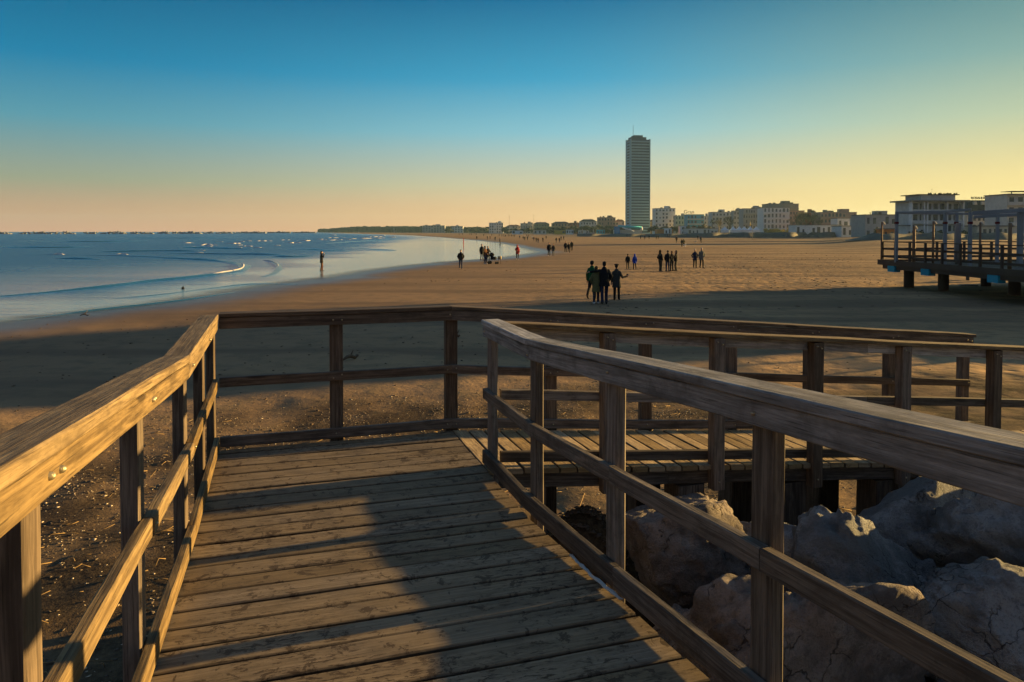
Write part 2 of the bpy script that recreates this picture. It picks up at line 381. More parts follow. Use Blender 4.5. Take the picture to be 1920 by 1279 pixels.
for nm, c in dict(skin=(0.42, 0.26, 0.19), black=(0.012, 0.012, 0.014), green=(0.012, 0.085, 0.030), olive=(0.135, 0.125, 0.050), navy=(0.018, 0.024, 0.055),
                  darkgrey=(0.035, 0.038, 0.036), blue=(0.008, 0.045, 0.36), white=(0.62, 0.62, 0.62), red=(0.36, 0.012, 0.014), brown=(0.10, 0.042, 0.020), jeans=(0.03, 0.04, 0.085),
                  grey=(0.12, 0.125, 0.115), hair=(0.018, 0.012, 0.009), greyhair=(0.50, 0.47, 0.42), beige=(0.42, 0.33, 0.20), tan=(0.22, 0.15, 0.09), darkred=(0.13, 0.012, 0.014)).items():
    M['c_' + nm] = plain('cloth ' + nm if nm != 'skin' else 'skin', c, 0.85, 0.25, 14.0, 0.15)
for nm, c in dict(cream=(0.54, 0.49, 0.39), white=(0.70, 0.70, 0.68), pale=(0.50, 0.51, 0.49), ochre=(0.42, 0.30, 0.17), pink=(0.40, 0.25, 0.19), brick=(0.26, 0.115, 0.07), blue=(0.10, 0.34, 0.46),
                  grey=(0.34, 0.35, 0.35), roof=(0.22, 0.095, 0.055), slate=(0.055, 0.055, 0.050), glass=(0.085, 0.095, 0.10), dark=(0.030, 0.034, 0.034), tower=(0.24, 0.40, 0.48), towerdark=(0.06, 0.115, 0.155),
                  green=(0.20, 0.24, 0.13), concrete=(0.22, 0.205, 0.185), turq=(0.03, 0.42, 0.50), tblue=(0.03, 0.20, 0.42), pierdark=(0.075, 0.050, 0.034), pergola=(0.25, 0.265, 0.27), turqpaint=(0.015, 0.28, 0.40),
                  pole=(0.22, 0.13, 0.07), polegrey=(0.24, 0.21, 0.19), tent=(0.62, 0.68, 0.72), orange=(0.50, 0.20, 0.06), yellow=(0.45, 0.33, 0.06), hedge=(0.055, 0.050, 0.028), leaf=(0.050, 0.060, 0.028), bark=(0.075, 0.055, 0.040),
                  twiggy=(0.11, 0.085, 0.055), sandbank=(0.105, 0.098, 0.074), metal=(0.30, 0.30, 0.29), lampglass=(0.6, 0.55, 0.45)).items():
    M['b_' + nm] = plain(nm + ' surface', c, 0.75 if nm != 'glass' else 0.25, 0.2, 0.9, 0.3)

# ------------------------------------------------------------------ ground and water
SHORE_PX = [(-700, 690), (-300, 643), (0, 609), (150, 591), (300, 573), (400, 556), (480, 541), (560, 529), (640, 519), (700, 508), (760, 500), (850, 491), (940, 485), (1005, 476), (1018, 473),
            (1000, 468), (975, 462), (940, 455.5), (880, 449.5), (820, 444.5), (770, 441.3), (710, 439.3), (650, 437.6), (600, 436.7)]
SHORE = np.array([tuple(at(x, y).xy) for x, y in SHORE_PX])
POLY = np.vstack([SHORE, [[-900, 5200], [-6000, 5200], [-6000, 8.0]]])
def seg_dist(P, S):
    best = np.full(len(P), 1e9)
    for a, b in zip(S[:-1], S[1:]):
        ab = b - a; t = np.clip(((P - a) @ ab) / (ab @ ab), 0, 1)
        best = np.minimum(best, np.hypot(*(P - a - t[:, None] * ab).T))
    return best
def inside(P, G):
    r = np.zeros(len(P), bool); n = len(G)
    for i in range(n):
        a, b = G[i], G[(i + 1) % n]
        c = ((a[1] > P[:, 1]) != (b[1] > P[:, 1])) & (P[:, 0] < (b[0] - a[0]) * (P[:, 1] - a[1]) / (b[1] - a[1] + 1e-12) + a[0])
        r ^= c
    return r
def sstep(x, a, b):
    t = np.clip((x - a) / (b - a), 0, 1); return t * t * (3 - 2 * t)
def grid_mesh(name, P, z, nr, na, keep=None, attrs={}, wrap=False):
    idx = np.arange(nr * na).reshape(nr, na)
    if wrap: nx = np.roll(idx, -1, axis=1); a, b, c, d = idx[:-1].ravel(), nx[:-1].ravel(), nx[1:].ravel(), idx[1:].ravel()
    else: a, b, c, d = idx[:-1, :-1].ravel(), idx[:-1, 1:].ravel(), idx[1:, 1:].ravel(), idx[1:, :-1].ravel()
    F = np.stack([a, d, c, b], 1)
    if keep is not None:
        F = F[keep[F].any(axis=1)]
        used = np.zeros(len(P), bool); used[F.ravel()] = True; new = np.cumsum(used) - 1
        F = new[F]; P = P[used]; z = z[used]; attrs = {k: v[used] for k, v in attrs.items()}
    me = bpy.data.meshes.new(name); me.vertices.add(len(P)); me.vertices.foreach_set('co', np.column_stack([P, z]).astype(np.float32).ravel())
    me.loops.add(F.size); me.loops.foreach_set('vertex_index', F.ravel().astype(np.int32))
    me.polygons.add(len(F)); me.polygons.foreach_set('loop_start', np.arange(0, F.size, 4, dtype=np.int32))
    me.update(calc_edges=True); me.polygons.foreach_set('use_smooth', np.ones(len(F), bool))
    for k, v in attrs.items():
        at_ = me.attributes.new(k, 'FLOAT', 'POINT'); at_.data.foreach_set('value', v.astype(np.float32))
    return me
def polar(r0, r1, ratio, a0, a1, da):
    nr = int(math.log(r1 / r0) / math.log(ratio)) + 2; na = int((a1 - a0) / da) + 1
    rr = r0 * ratio ** np.arange(nr); aa = np.radians(a0 + da * np.arange(na))
    return np.column_stack([(rr[:, None] * np.sin(aa)).ravel(), (rr[:, None] * np.cos(aa)).ravel()]), nr, na
rng = np.random.default_rng(7)
def vnoise(P, s, seed):
    """smooth value noise on the plane"""
    g = np.random.default_rng(seed).random((256, 256)); q = P / s; i = np.floor(q).astype(int); f = q - i; f = f * f * (3 - 2 * f)
    a = g[i[:, 0] % 256, i[:, 1] % 256]; b = g[(i[:, 0] + 1) % 256, i[:, 1] % 256]; c = g[i[:, 0] % 256, (i[:, 1] + 1) % 256]; d = g[(i[:, 0] + 1) % 256, (i[:, 1] + 1) % 256]
    return (a * (1 - f[:, 0]) + b * f[:, 0]) * (1 - f[:, 1]) + (c * (1 - f[:, 0]) + d * f[:, 0]) * f[:, 1] - 0.5
def uv_of(P): return P @ np.array(D2.xy), P @ np.array(D1.xy)
def grav_mask(P):
    u, v = uv_of(P)
    lo = sstep(v, 1.0, 4.0) * (1 - sstep(v + 0.10 * np.abs(u) + 2.2 * vnoise(P, 2.2, 3), 12.3, 15.0))
    return lo * (0.55 + 0.45 * sstep(vnoise(P, 1.4, 5), -0.25, 0.15))
P, nr, na = polar(1.0, 6500, 1.0195, 0, 359.6, 0.4)
dist = seg_dist(P, SHORE); ins = inside(P, POLY); signed = np.where(ins, -dist, dist)
u_, v_ = uv_of(P); rad = np.hypot(*P.T)
near = 1 - sstep(rad, 18, 45)
rise = 1.1 * sstep(P[:, 1], 95, 185) * sstep(P[:, 0] / np.maximum(P[:, 1], 1), .40, .52) * (P[:, 1] > 1)
drift0 = sstep(P[:, 0], -4, 14)
z = near * (0.10 * vnoise(P, 3.1, 11) + 0.055 * vnoise(P, 0.9, 12) + 0.03 * vnoise(P, 0.4, 13)) * sstep(signed, 0.5, 6)
z += drift0 * 0.10 * (vnoise(P, 2.4, 61) + .6 * vnoise(P, 5.5, 62)) * (1 - sstep(rad, 70, 130)) * sstep(rad, 14, 24)
z += 0.02 * vnoise(P, 7, 21) * sstep(signed, 2, 12)
z -= np.where(ins, np.minimum(0.5, dist * 0.02), 0)
z += rise
drift = sstep(P[:, 0], 0, 14) * (1 - sstep(rad, 40, 160))
# mound of gravel beside the ramp and the bank the blocks lie on
mound = np.exp(-(((u_ - 2.35) / 0.60) ** 2 + ((v_ - 5.45) / 0.45) ** 2)); z += mound * 0.95
z += 0.25 * sstep(u_, 2.2, 4.5) * (1 - sstep(v_, 4.3, 5.6))
sandm = grid_mesh('sand', P, z, nr, na, None, dict(shore=np.where(ins, 0, dist), grav=np.maximum(grav_mask(P), mound), drift=drift), True)
SANDG = (P, z)
tag(put('sand_beach', sandm, M['sand']), kind='structure')
def sand_z(x, y):
    q = np.array([[x, y]]); d = SANDG[0] - q; return float(SANDG[1][np.argmin((d * d).sum(1))])
P, nr, na = polar(14, 5000, 1.0125, -75, 4, 0.2)
dist = seg_dist(P, SHORE); ins = inside(P, POLY); signed = np.where(ins, dist, -dist)
FILM = np.array([tuple(at(x, y).xy) for x, y in [(330, 575), (470, 530), (540, 512), (545, 492), (600, 480), (660, 471), (690, 458), (740, 449), (800, 446), (880, 451), (940, 457), (1020, 473), (940, 488), (850, 494), (700, 512), (560, 533)]])
fd = seg_dist(P, np.vstack([FILM, FILM[:1]])); fi = inside(P, FILM); film = sstep(np.where(fi, fd, -fd) / np.maximum(12, np.hypot(*P.T) * .10) + .55 * vnoise(P * np.array([.35, 1.0]), 5.0, 41), -.35, .55)
zw = 0.02 + 0.05 * sstep(signed, 20, 90) * vnoise(P * np.array([0.35, 1]), 3.0, 31) * 2
tag(put('sea_water', grid_mesh('sea', P, zw, nr, na, signed > -0.6, dict(shore=signed, film=film)), M['water']), kind='structure')

# swell lines and breakers, traced as crests with a real hump each
def crest(mb, pts, w, h, mi, sub=5):
    q = [at(x, y) for x, y in pts]; c = []
    for i in range(len(q) - 1):
        p0, p1, p2, p3 = q[max(i - 1, 0)], q[i], q[i + 1], q[min(i + 2, len(q) - 1)]
        for k in range(sub):
            t = k / sub
            c.append(0.5 * ((2 * p1) + (p2 - p0) * t + (2 * p0 - 5 * p1 + 4 * p2 - p3) * t * t + (3 * p1 - p0 - 3 * p2 + p3) * t ** 3))
    c.append(q[-1]); n = len(c); prof = [(-1, 0), (-0.6, 0.25), (-0.2, 0.85), (0, 1), (0.18, 0.8), (0.4, 0.25), (0.6, 0)]
    vs = []; fs = []; m = len(prof)
    for i, p in enumerate(c):
        d = (c[min(i + 1, n - 1)] - c[max(i - 1, 0)]).normalized(); s_ = Vector((d.y, -d.x, 0)); e = min(1, 4 * i / n, 4 * (n - 1 - i) / n) ** 0.7
        e *= 0.8 + 0.4 * noise.noise(p * 0.2)
        for a, b in prof: vs.append(tuple(p + s_ * a * w * (0.4 + 0.6 * e) + UP * (0.0 + b * h * e)))
    for i in range(n - 1):
        for k in range(m - 1): fs.append((i * m + k, i * m + k + 1, (i + 1) * m + k + 1, (i + 1) * m + k))
    mb.add(vs, fs, None, 0.5, mi, True)
wv = MB(); fm = MB()
for pts, w, h in [([(-60, 479), (60, 479), (220, 480), (330, 485), (400, 489), (440, 494), (456, 500), (450, 507), (420, 513), (350, 521), (280, 528), (180, 540), (40, 553), (-60, 560)], 0.9, 0.17),
                  ([(490, 487), (508, 490), (520, 497), (521, 505), (508, 515), (480, 521)], 0.6, 0.10),
                  ([(100, 485), (160, 486), (200, 488)], 1.2, 0.2), ([(300, 476), (420, 477), (500, 478), (560, 481)], 1.4, 0.22), ([(510, 481), (545, 482), (590, 480)], 0.8, 0.14),
                  ([(560, 533), (470, 533), (380, 543), (290, 554), (180, 563)], 0.45, 0.05), ([(40, 600), (170, 583), (260, 573), (350, 562), (440, 548)], 0.35, 0.05),
                  ([(180, 473), (300, 471), (380, 472)], 1.8, 0.25), ([(330, 464), (400, 466), (480, 468)], 2.0, 0.3), ([(520, 466), (600, 469), (660, 472)], 1.6, 0.2), ([(610, 457), (690, 452), (760, 450)], 2.5, 0.25),
                  ([(640, 463), (700, 468), (745, 470)], 1.5, 0.15), ([(-40, 462), (80, 465), (180, 463)], 2.4, 0.3), ([(40, 452), (160, 454), (280, 452)], 3.2, 0.35), ([(200, 446), (330, 447), (450, 446)], 4, 0.4), ([(740, 452), (860, 451), (950, 450)], 1.6, 0.08)]:
    crest(wv, pts, w, h, 0)
k = NT('wave water'); Pp = k.pos()
M['wave'] = k.done(k.bsdf((0.02, 0.075, 0.125), 0.16, k.bump(k.noise(k.scale(Pp, (1.2, 3, 1)), 1.0, 4), 0.5, 0.1), 0.5, 0, 1.33))
tag(wv.build('sea_swell', M['wave']), kind='stuff')
for pts, w, h in [([(436, 492.5), (450, 496), (456, 500.5), (451, 506.5), (437, 510.2), (420, 513), (398, 516), (370, 519)], 0.36, 0.24), ([(376, 460.5), (390, 459.5), (398, 461)], 1.1, 0.35), ([(355, 465), (366, 464.5), (373, 464)], 0.9, 0.3), ([(384, 462.5), (396, 463)], 0.8, 0.3),
                  ([(218, 477.5), (230, 477), (238, 478)], 0.5, 0.2), ([(100, 477.3), (110, 477), (118, 478)], 0.5, 0.2), ([(492, 488), (508, 490.5), (520, 497), (521, 504)], 0.25, 0.14)]:
    crest(fm, pts, w, h, 0, 4)
rnd = random.Random(5)
for x0_, x1_, y_ in ((424, 452, 456.4), (478, 512, 451.6), (520, 548, 449.8), (556, 588, 451.2), (592, 640, 449.9), (640, 700, 447.6), (664, 730, 446.6), (690, 724, 444.0), (455, 474, 462.0), (536, 566, 455.4), (340, 362, 455.6), (606, 650, 445.6)):
    n_ = 6; crest(fm, [(x0_ + (x1_ - x0_) * i / n_, y_ + rnd.uniform(-.35, .35) + .5 * math.sin(3.1 * i / n_)) for i in range(n_ + 1)], .5 + rnd.random() * .5, .16 + rnd.random() * .14, 0, 4)
for px, py, wd in [(391, 459.8, 22), (368, 464.6, 16), (448, 453, 9), (446, 460, 9), (447, 464.6, 11), (467, 452, 7), (491, 452.5, 6), (410, 453.5, 6), (380, 470, 5), (373, 474, 7), (486, 465, 12), (519, 460.5, 5), (574, 451, 9), (597, 449, 7), (608, 450.4, 5), (632, 450, 12), (650, 449.4, 8), (681, 446.5, 6), (692, 444.5, 7), (712, 446.8, 12), (713, 441.6, 6), (623, 441, 4), (230, 477, 10), (110, 477, 8), (735, 445, 10)]:
    for j in range(int(2 + wd * .4)):
        q = at(px + rnd.uniform(-.5, .5) * wd, py + rnd.uniform(-.35, .35), 0); s_ = rnd.uniform(0.15, 0.42) * q.y / 190
        fm.ell((q.x, q.y, 0.02), (s_ * 2.6, s_ * 0.5, s_ * 0.34), 8, 5)
tag(fm.build('sea_foam', M['foam']), kind='stuff')

# ------------------------------------------------------------------ boardwalk
RT = DECK + 1.10
S1, S2 = 0.080, 0.0837
def bolt(parent, p, axis, r=0.011):
    mb = MB(); p = Vector(p); mb.cap(p - axis * 0.004, p + axis * 0.004, r, r * 0.7, 8); return mb.build('bolt', M['steel'], parent)
def run_v(par, name, mat, u0, u1, zf, z0, z1, va, vb, seg, rnd, ch=0.005, tone=None):
    mb = MB(); mb.sweep(W(0, va, zf(va)), W(0, vb, zf(vb)), D2, UP, u0, u1, z0, z1, seg, ch, 0.0012, tone, rnd); return mb.build(name, mat, par)
def run_u(par, name, mat, v0, v1, zf, z0, z1, ua, ub, seg, rnd, ch=0.005, tone=None):
    mb = MB(); mb.sweep(W(ua, 0, zf(ua)), W(ub, 0, zf(ub)), D1, UP, v0, v1, z0, z1, seg, ch, 0.0012, tone, rnd); return mb.build(name, mat, par)
def post(par, u0, u1, v0, v1, z0, z1, rnd, mat=None):
    mb = MB(); mb.sweep(W(0, 0, z0), W(0, 0, z1), D2, D1, u0, u1, v0, v1, 8, 0.006, 0.0012, None, rnd); return mb.build('post', mat or M['post'], par)

rnd = random.Random(21)
# left railing: ramp part climbs towards the camera, landing part is level
left = empty('railing', W(-.5, 3, DECK), 0, 'golden sunlit wooden railing down the seaward side of the ramp', 'railing', 'boardwalk railings')
SL = 0.0935
zl = lambda v: SL * max(0, VK - v)
for va, vb in ((-1.3, VK), (VK + .002, 6.275)):
    run_v(left, 'handrail', M['rail'], -.578, -.444, zl, RT - .042, RT, va, vb, 14, rnd)
    f_ = run_v(left, 'fascia', M['rail'], -.49, -.449, zl, RT - .128, RT - .0435, va, vb, 14, rnd)
    for v in ((1.72, 1.80, 3.03, 3.06) if vb < 5 else (4.42, 5.52)):
        if va < v < vb: bolt(f_, W(-.449, v, RT - .085 + zl(v) + rnd.uniform(-.012, .012)), D2, 0.013)
for va, vb in ((-1.3, 1.72), (1.724, 3.03), (3.034, 4.44), (4.444, 6.30)):
    m_ = run_v(left, 'mid_rail', M['rail'], -.489 + rnd.uniform(-.003, .003), -.449 + rnd.uniform(-.003, .003), lambda v: S1 * 1.05 * max(0, VK - v), DECK + .505, DECK + .58, va, vb, 8, rnd)
    if va > 0: bolt(m_, W(-.449, va + .05, DECK + .54 + S1 * 1.05 * max(0, VK - va - .05)), D2, .009)
for va, vb in ((-1.3, 3.02), (3.024, 4.46), (4.464, 6.32)):
    run_v(left, 'toe_board', M['rail'], -.487, -.447, lambda v: S1 * max(0, VK - v), DECK + .012, DECK + .105, va, vb, 9, rnd)
for v in (.42, 1.71, 3.0, 4.42, 5.49, 6.455): post(left, -.556, -.491, v, v + .11, -.1, RT - .044 + zl(v + .11), rnd)

# far railing: level across the landing, then down the side ramp
far = empty('railing', W(1.5, 6.4, DECK), 0, 'backlit dark wooden railing along the far edge of landing and side ramp', 'railing', 'boardwalk railings')
zf_ = lambda u: -S2 * max(0, u - UC)
for ua, ub in ((-.442, UC), (UC + .002, 4.43), (4.432, 7.56)):
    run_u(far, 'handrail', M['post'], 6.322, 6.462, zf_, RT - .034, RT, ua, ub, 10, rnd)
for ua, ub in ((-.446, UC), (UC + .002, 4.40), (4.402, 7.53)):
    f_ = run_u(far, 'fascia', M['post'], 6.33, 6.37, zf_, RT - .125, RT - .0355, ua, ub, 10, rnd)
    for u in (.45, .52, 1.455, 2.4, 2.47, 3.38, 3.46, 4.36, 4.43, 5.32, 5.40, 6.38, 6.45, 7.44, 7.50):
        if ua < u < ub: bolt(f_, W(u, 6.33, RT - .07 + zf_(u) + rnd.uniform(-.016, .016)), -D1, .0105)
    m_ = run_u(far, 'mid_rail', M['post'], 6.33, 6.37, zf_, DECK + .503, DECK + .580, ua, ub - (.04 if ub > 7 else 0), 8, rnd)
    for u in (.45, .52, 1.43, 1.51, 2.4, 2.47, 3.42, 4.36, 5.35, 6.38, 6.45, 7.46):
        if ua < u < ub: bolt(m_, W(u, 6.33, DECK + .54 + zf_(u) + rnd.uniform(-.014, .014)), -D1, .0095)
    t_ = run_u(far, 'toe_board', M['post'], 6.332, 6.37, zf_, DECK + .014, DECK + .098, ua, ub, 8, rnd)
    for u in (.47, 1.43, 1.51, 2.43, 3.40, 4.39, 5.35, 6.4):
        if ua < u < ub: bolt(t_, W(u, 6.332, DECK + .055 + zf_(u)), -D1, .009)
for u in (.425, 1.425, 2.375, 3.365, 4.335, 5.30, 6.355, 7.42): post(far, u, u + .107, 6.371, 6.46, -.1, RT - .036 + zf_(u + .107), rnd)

# right railing of the ramp
right = empty('railing', W(1.5, 3, DECK), 0, 'grey weathered wooden railing beside the boulders on the ramp', 'railing', 'boardwalk railings')
SR = .069
zr = lambda v: SR * max(0, VK - v)
for va, vb in ((-1.3, VK), (VK + .002, 5.312)):
    run_v(right, 'handrail', M['grey'], 1.458, 1.598, zr, RT - .038, RT, va, vb, 16, rnd)
    f_ = run_v(right, 'fascia', M['grey'], 1.470, 1.510, zr, RT - .128, RT - .0405, va, vb, 14, rnd)
    for v in (5.26, 4.27, 3.12, 2.02):
        if va < v < vb: bolt(f_, W(1.47, v, RT - .085 + zr(v) + rnd.uniform(-.015, .015)), -D2, .010)
for va, vb in ((-1.3, 1.98), (1.984, 3.10), (3.104, 4.26), (4.264, 5.31)):
    run_v(right, 'mid_rail', M['greypost'], 1.469 + rnd.uniform(-.002, .002), 1.509, lambda v: .072 * max(0, VK - v), DECK + .503, DECK + .582, va, vb, 8, rnd)
for va, vb in ((-1.3, 1.9), (1.904, 3.06), (3.064, 4.40), (4.404, 5.32)):
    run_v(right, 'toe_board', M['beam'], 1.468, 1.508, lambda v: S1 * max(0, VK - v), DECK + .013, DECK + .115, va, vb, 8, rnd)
for v in (.87, 1.975, 3.115, 4.235, 5.215): post(right, 1.511, 1.563, v, v + .112, -.1, RT - .040 + zr(v + .1), rnd, M['greypost'])

# near railing of the side ramp
side = empty('railing', W(5, 5.2, 1), 0, 'brown wooden railing on the near edge of the descending side ramp', 'railing', 'boardwalk railings')
for ua, ub in ((1.60, 5.02), (5.022, 8.40), (8.402, 11.5)):
    run_u(side, 'handrail', M['rail'], 5.165, 5.310, zf_, RT - .040, RT - .002, ua, ub, 12, rnd)
    run_u(side, 'fascia', M['grey'], 5.262, 5.300, zf_, RT - .128, RT - .042, ua, ub, 8, rnd)
    run_u(side, 'mid_rail', M['greypost'], 5.262, 5.300, zf_, DECK + .503, DECK + .582, ua, ub, 8, rnd)
    run_u(side, 'toe_board', M['beam'], 5.264, 5.302, zf_, DECK + .03, DECK + .112, ua, ub, 8, rnd)
for u in (2.40, 3.385, 4.365, 5.325, 6.41, 7.45, 8.45, 9.45, 10.45):
    p_ = post(side, u, u + .105, 5.168, 5.260, (DECK - .20 + zf_(u)) if u < 9 else .05, RT - .042 + zf_(u + .105), rnd, M['post'])
    for dz, du in ((1.02, .03), (1.0, .075), (-.13, .05)): bolt(p_, W(u + du, 5.168, DECK + dz + zf_(u)), -D1, .010)

# decks
def planks_v(par, va, vb, u0, u1, zf, pitch, rnd):
    mb = MB(); v = va
    while v < vb - .02:
        w = min(pitch * rnd.uniform(.96, 1.04), vb - v); z0 = rnd.uniform(-.0012, .0012); tl = rnd.uniform(-.0015, .0015); sk = rnd.uniform(-.003, .003)
        mb.sweep(W(u0 + rnd.uniform(-.004, .004), v + sk, zf(v) + z0), W(u1 + rnd.uniform(-.004, .004), v - sk, zf(v) + z0 + rnd.uniform(-.003, .003)), D1, (UP + D1 * 0).normalized(), 0.004, w - .013, -.045, 0, 12, .007, .0010, None, rnd, True)
        if abs(tl) > 0 or True:
            k = len(mb.v) - 13 * 8   # follow the slope and cup a little
            for i in range(k, len(mb.v)):
                q = Vector(mb.v[i]); dv = q.dot(D1) - v; mb.v[i] = tuple(q + UP * (zf(v + dv) - zf(v) + tl * (dv / w - .5)))
        v += w
    return mb.build('deck_planks', M['deck'], par)
ramp = empty('ramp', W(.5, 2, DECK), 0, 'plank ramp with sand stains sloping down from the camera', 'ramp')
rd = lambda v: DECK + S1 * (VK - v)
planks_v(ramp, -1.3, VK, -.47, 1.462, rd, .187, rnd)
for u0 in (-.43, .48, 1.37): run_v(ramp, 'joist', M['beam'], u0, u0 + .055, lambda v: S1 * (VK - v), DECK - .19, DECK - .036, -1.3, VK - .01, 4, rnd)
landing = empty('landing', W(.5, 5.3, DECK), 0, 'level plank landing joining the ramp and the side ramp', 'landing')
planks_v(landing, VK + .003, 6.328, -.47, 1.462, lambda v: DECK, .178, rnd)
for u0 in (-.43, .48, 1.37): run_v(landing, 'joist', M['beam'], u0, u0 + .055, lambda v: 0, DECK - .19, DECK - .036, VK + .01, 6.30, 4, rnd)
for u, v in ((-.40, 4.5), (-.40, 6.1), (1.3, 4.5), (1.3, 6.1)):
    mb = MB(); mb.sweep(W(u, v, -.1), W(u, v, DECK - .192), D2, D1, -.07, .07, -.07, .07, 4, .006, .001, None, rnd); mb.build('pile', M['beam'], landing)
sramp = empty('ramp', W(6, 5.8, .6), 0, 'narrow side ramp of cross planks descending to the sand', 'ramp')
mb = MB(); u = UC
while u < 14.0:
    w = .148 * rnd.uniform(.95, 1.05); dz = rnd.uniform(-.003, .004); tw = rnd.choice([0, 0, 0, .002, -.002, .006])
    z_ = DECK - S2 * (u - UC) + dz
    k = len(mb.v)
    mb.sweep(W(u, 5.205 + rnd.uniform(-.006, .006), z_), W(u + rnd.uniform(-.003, .003), 6.33, z_ + rnd.uniform(-.003, .003)), D2, UP, .004, w - .010, -.040, 0, 8, .006, .0010, None, rnd, True)
    for i in range(k, len(mb.v)):
        q = Vector(mb.v[i]); du = q.dot(D2) - u; mb.v[i] = tuple(q + UP * (-S2 * du + tw * (du / w - .5)))
    u += w
mb.build('deck_planks', M['deck_sunlit'], sramp)
for ua, ub in ((1.50, 3.02), (3.023, 5.6), (5.603, 8.8), (8.803, 13.5)):
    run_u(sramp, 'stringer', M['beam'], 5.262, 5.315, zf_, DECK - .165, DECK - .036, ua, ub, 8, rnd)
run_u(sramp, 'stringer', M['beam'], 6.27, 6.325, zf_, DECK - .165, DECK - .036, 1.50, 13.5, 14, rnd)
for u in (3.12, 4.13, 5.15, 6.2, 7.2, 8.2):
    for v in (5.27, 6.0):
        mb = MB(); mb.sweep(W(u, v, -.2), W(u, v, DECK - .168 + zf_(u + .28)), D2, D1, 0, .25, 0, .25, 5, .012, .003, None, rnd); mb.build('pile', M['beam'], sramp)

# ------------------------------------------------------------------ boulders beside the ramp
def rock_mesh(name, size, seed, sub=5, planes=11, rough=0.07):
    import bmesh
    rn = random.Random(seed); bm = bmesh.new(); bmesh.ops.create_icosphere(bm, subdivisions=sub, radius=1.0)
    pl = []
    for i in range(planes):
        d = Vector((rn.gauss(0, 1), rn.gauss(0, 1), rn.gauss(0, 1))).normalized(); pl.append((d, rn.uniform(0.46, 0.80)))
    off = Vector((rn.uniform(0, 50), rn.uniform(0, 50), rn.uniform(0, 50)))
    for v in bm.verts:
        p = v.co.copy(); r = 1.0
        for d, k in pl:
            c = p.dot(d)
            if c > 1e-4: r = min(r, k / c)
        p = p * r
        n = noise.fractal(p * 1.6 + off, 0.9, 2.1, 5) * 0.05
        w_ = p + Vector((noise.noise(p * 2.3 + off), noise.noise(p * 2.3 + off * 2), noise.noise(p * 2.3 + off * 3))) * 0.22
        for sc_, amp in ((1.3, 0.10), (3.9, 0.060), (9.5, 0.036)):           # broken faces and chips
            dd, pp = noise.voronoi(w_ * sc_ + off); c_ = noise.cell_vector(pp[0] * 37.1)
            e_ = min(1.0, (dd[1] - dd[0]) * 9)
            n += amp * ((c_.x - .5) + 0.9 * (w_ * sc_ + off - pp[0]).dot((c_ - Vector((.5, .5, .5))))) * (0.35 + 0.65 * e_)
        n += noise.fractal(p * 14 + off, 0.7, 2.2, 4) * 0.012
        st = noise.fractal(Vector((p.x * 2.2, p.y * 2.2, p.z * 9)) + off, 0.8, 2.2, 4) * 0.03     # bedding ledges
        v.co = p * (1 + n + st)
    for v in bm.verts: v.co = Vector((v.co.x * size[0], v.co.y * size[1], v.co.z * size[2]))
    me = bpy.data.meshes.new(name); bm.to_mesh(me); bm.free()
    me.polygons.foreach_set('use_smooth', [True] * len(me.polygons)); return me
def boulder(px, py, Y, size, seed, label, rot=(0, 0, 0), mat='rock', planes=11, off=None):
    c = atY(px, py, Y) if off is None else off
    o = put('boulder', rock_mesh('boulder', size, seed, 6 if Y < 5.6 else 5, planes), M[mat], None, c); o.rotation_euler = tuple(R(a) for a in rot)
    return tag(o, label, 'boulder', 'boulders heaped beside the ramp')
boulder(1500, 1285, 4.1, (.74, .66, .82), 3, 'reddish cracked boulder behind the thick post of the right railing', (8, 14, 20), 'rock2')
boulder(1640, 1140, 4.75, (.70, .68, .72), 12, 'pale rough boulder with sunlit ridges in the middle of the heap', (0, -16, 35))
boulder(1700, 1080, 5.5, (1.15, .70, .86), 23, 'widest pale boulder lying behind the one with sunlit ridges', (4, 12, 10))
boulder(1925, 1065, 5.0, (.74, .70, .66), 31, 'layered boulder cut by the right picture edge beside a dark crevice', (0, 18, 60))
boulder(1905, 985, 5.9, (.8, .7, .7), 42, 'low bluish boulder at the back of the heap under the long handrail', (0, 8, 0))
boulder(1885, 1215, 4.1, (.52, .5, .44), 55, 'smooth rounded boulder low in front of the dark crevice', (0, 6, 30), 'rock', 8)
boulder(1262, 1020, 5.4, (.66, .50, .52), 63, 'overhanging boulder above the dark hollow beside the thin post', (0, 26, 12), 'rock2')
boulder(1440, 1030, 5.5, (.40, .40, .36), 71, 'small boulder wedged between the dark hollow and the widest boulder', (0, 0, 40))
boulder(1268, 1185, 4.6, (.2, .2, .2), 78, 'smallest boulder at the lip of the dark hollow', (0, 0, 10), 'rock2')
boulder(1700, 1290, 4.55, (.60, .55, .40), 84, 'shadowed boulder under the mid rail in the lower corner', (0, 10, 70))
boulder(1850, 1330, 4.0, (.50, .5, .36), 91, 'dark boulder at the bottom edge below the rounded boulder', (0, 0, 30))
# further boulders of the same heap, past the edge of the picture
for i, (u, v, z_, s_) in enumerate([(5.9, 3.3, .45, 1.0), (7.0, 4.2, .65, .9), (7.6, 2.9, .6, 1.1), (5.6, 2.0, .3, .9), (4.2, 1.6, .15, .8), (9.2, 3.9, .5, 1.0), (3.3, 2.2, .1, .6), (6.6, 1.0, .3, .9), (2.5, 1.2, .05, .5)]):
    boulder(0, 0, 9, (s_, s_ * .9, s_ * .75), 120 + i, 'pale boulder of the heap outside the right edge of the picture', (0, 10, 40 * i), off=W(u, v, z_))
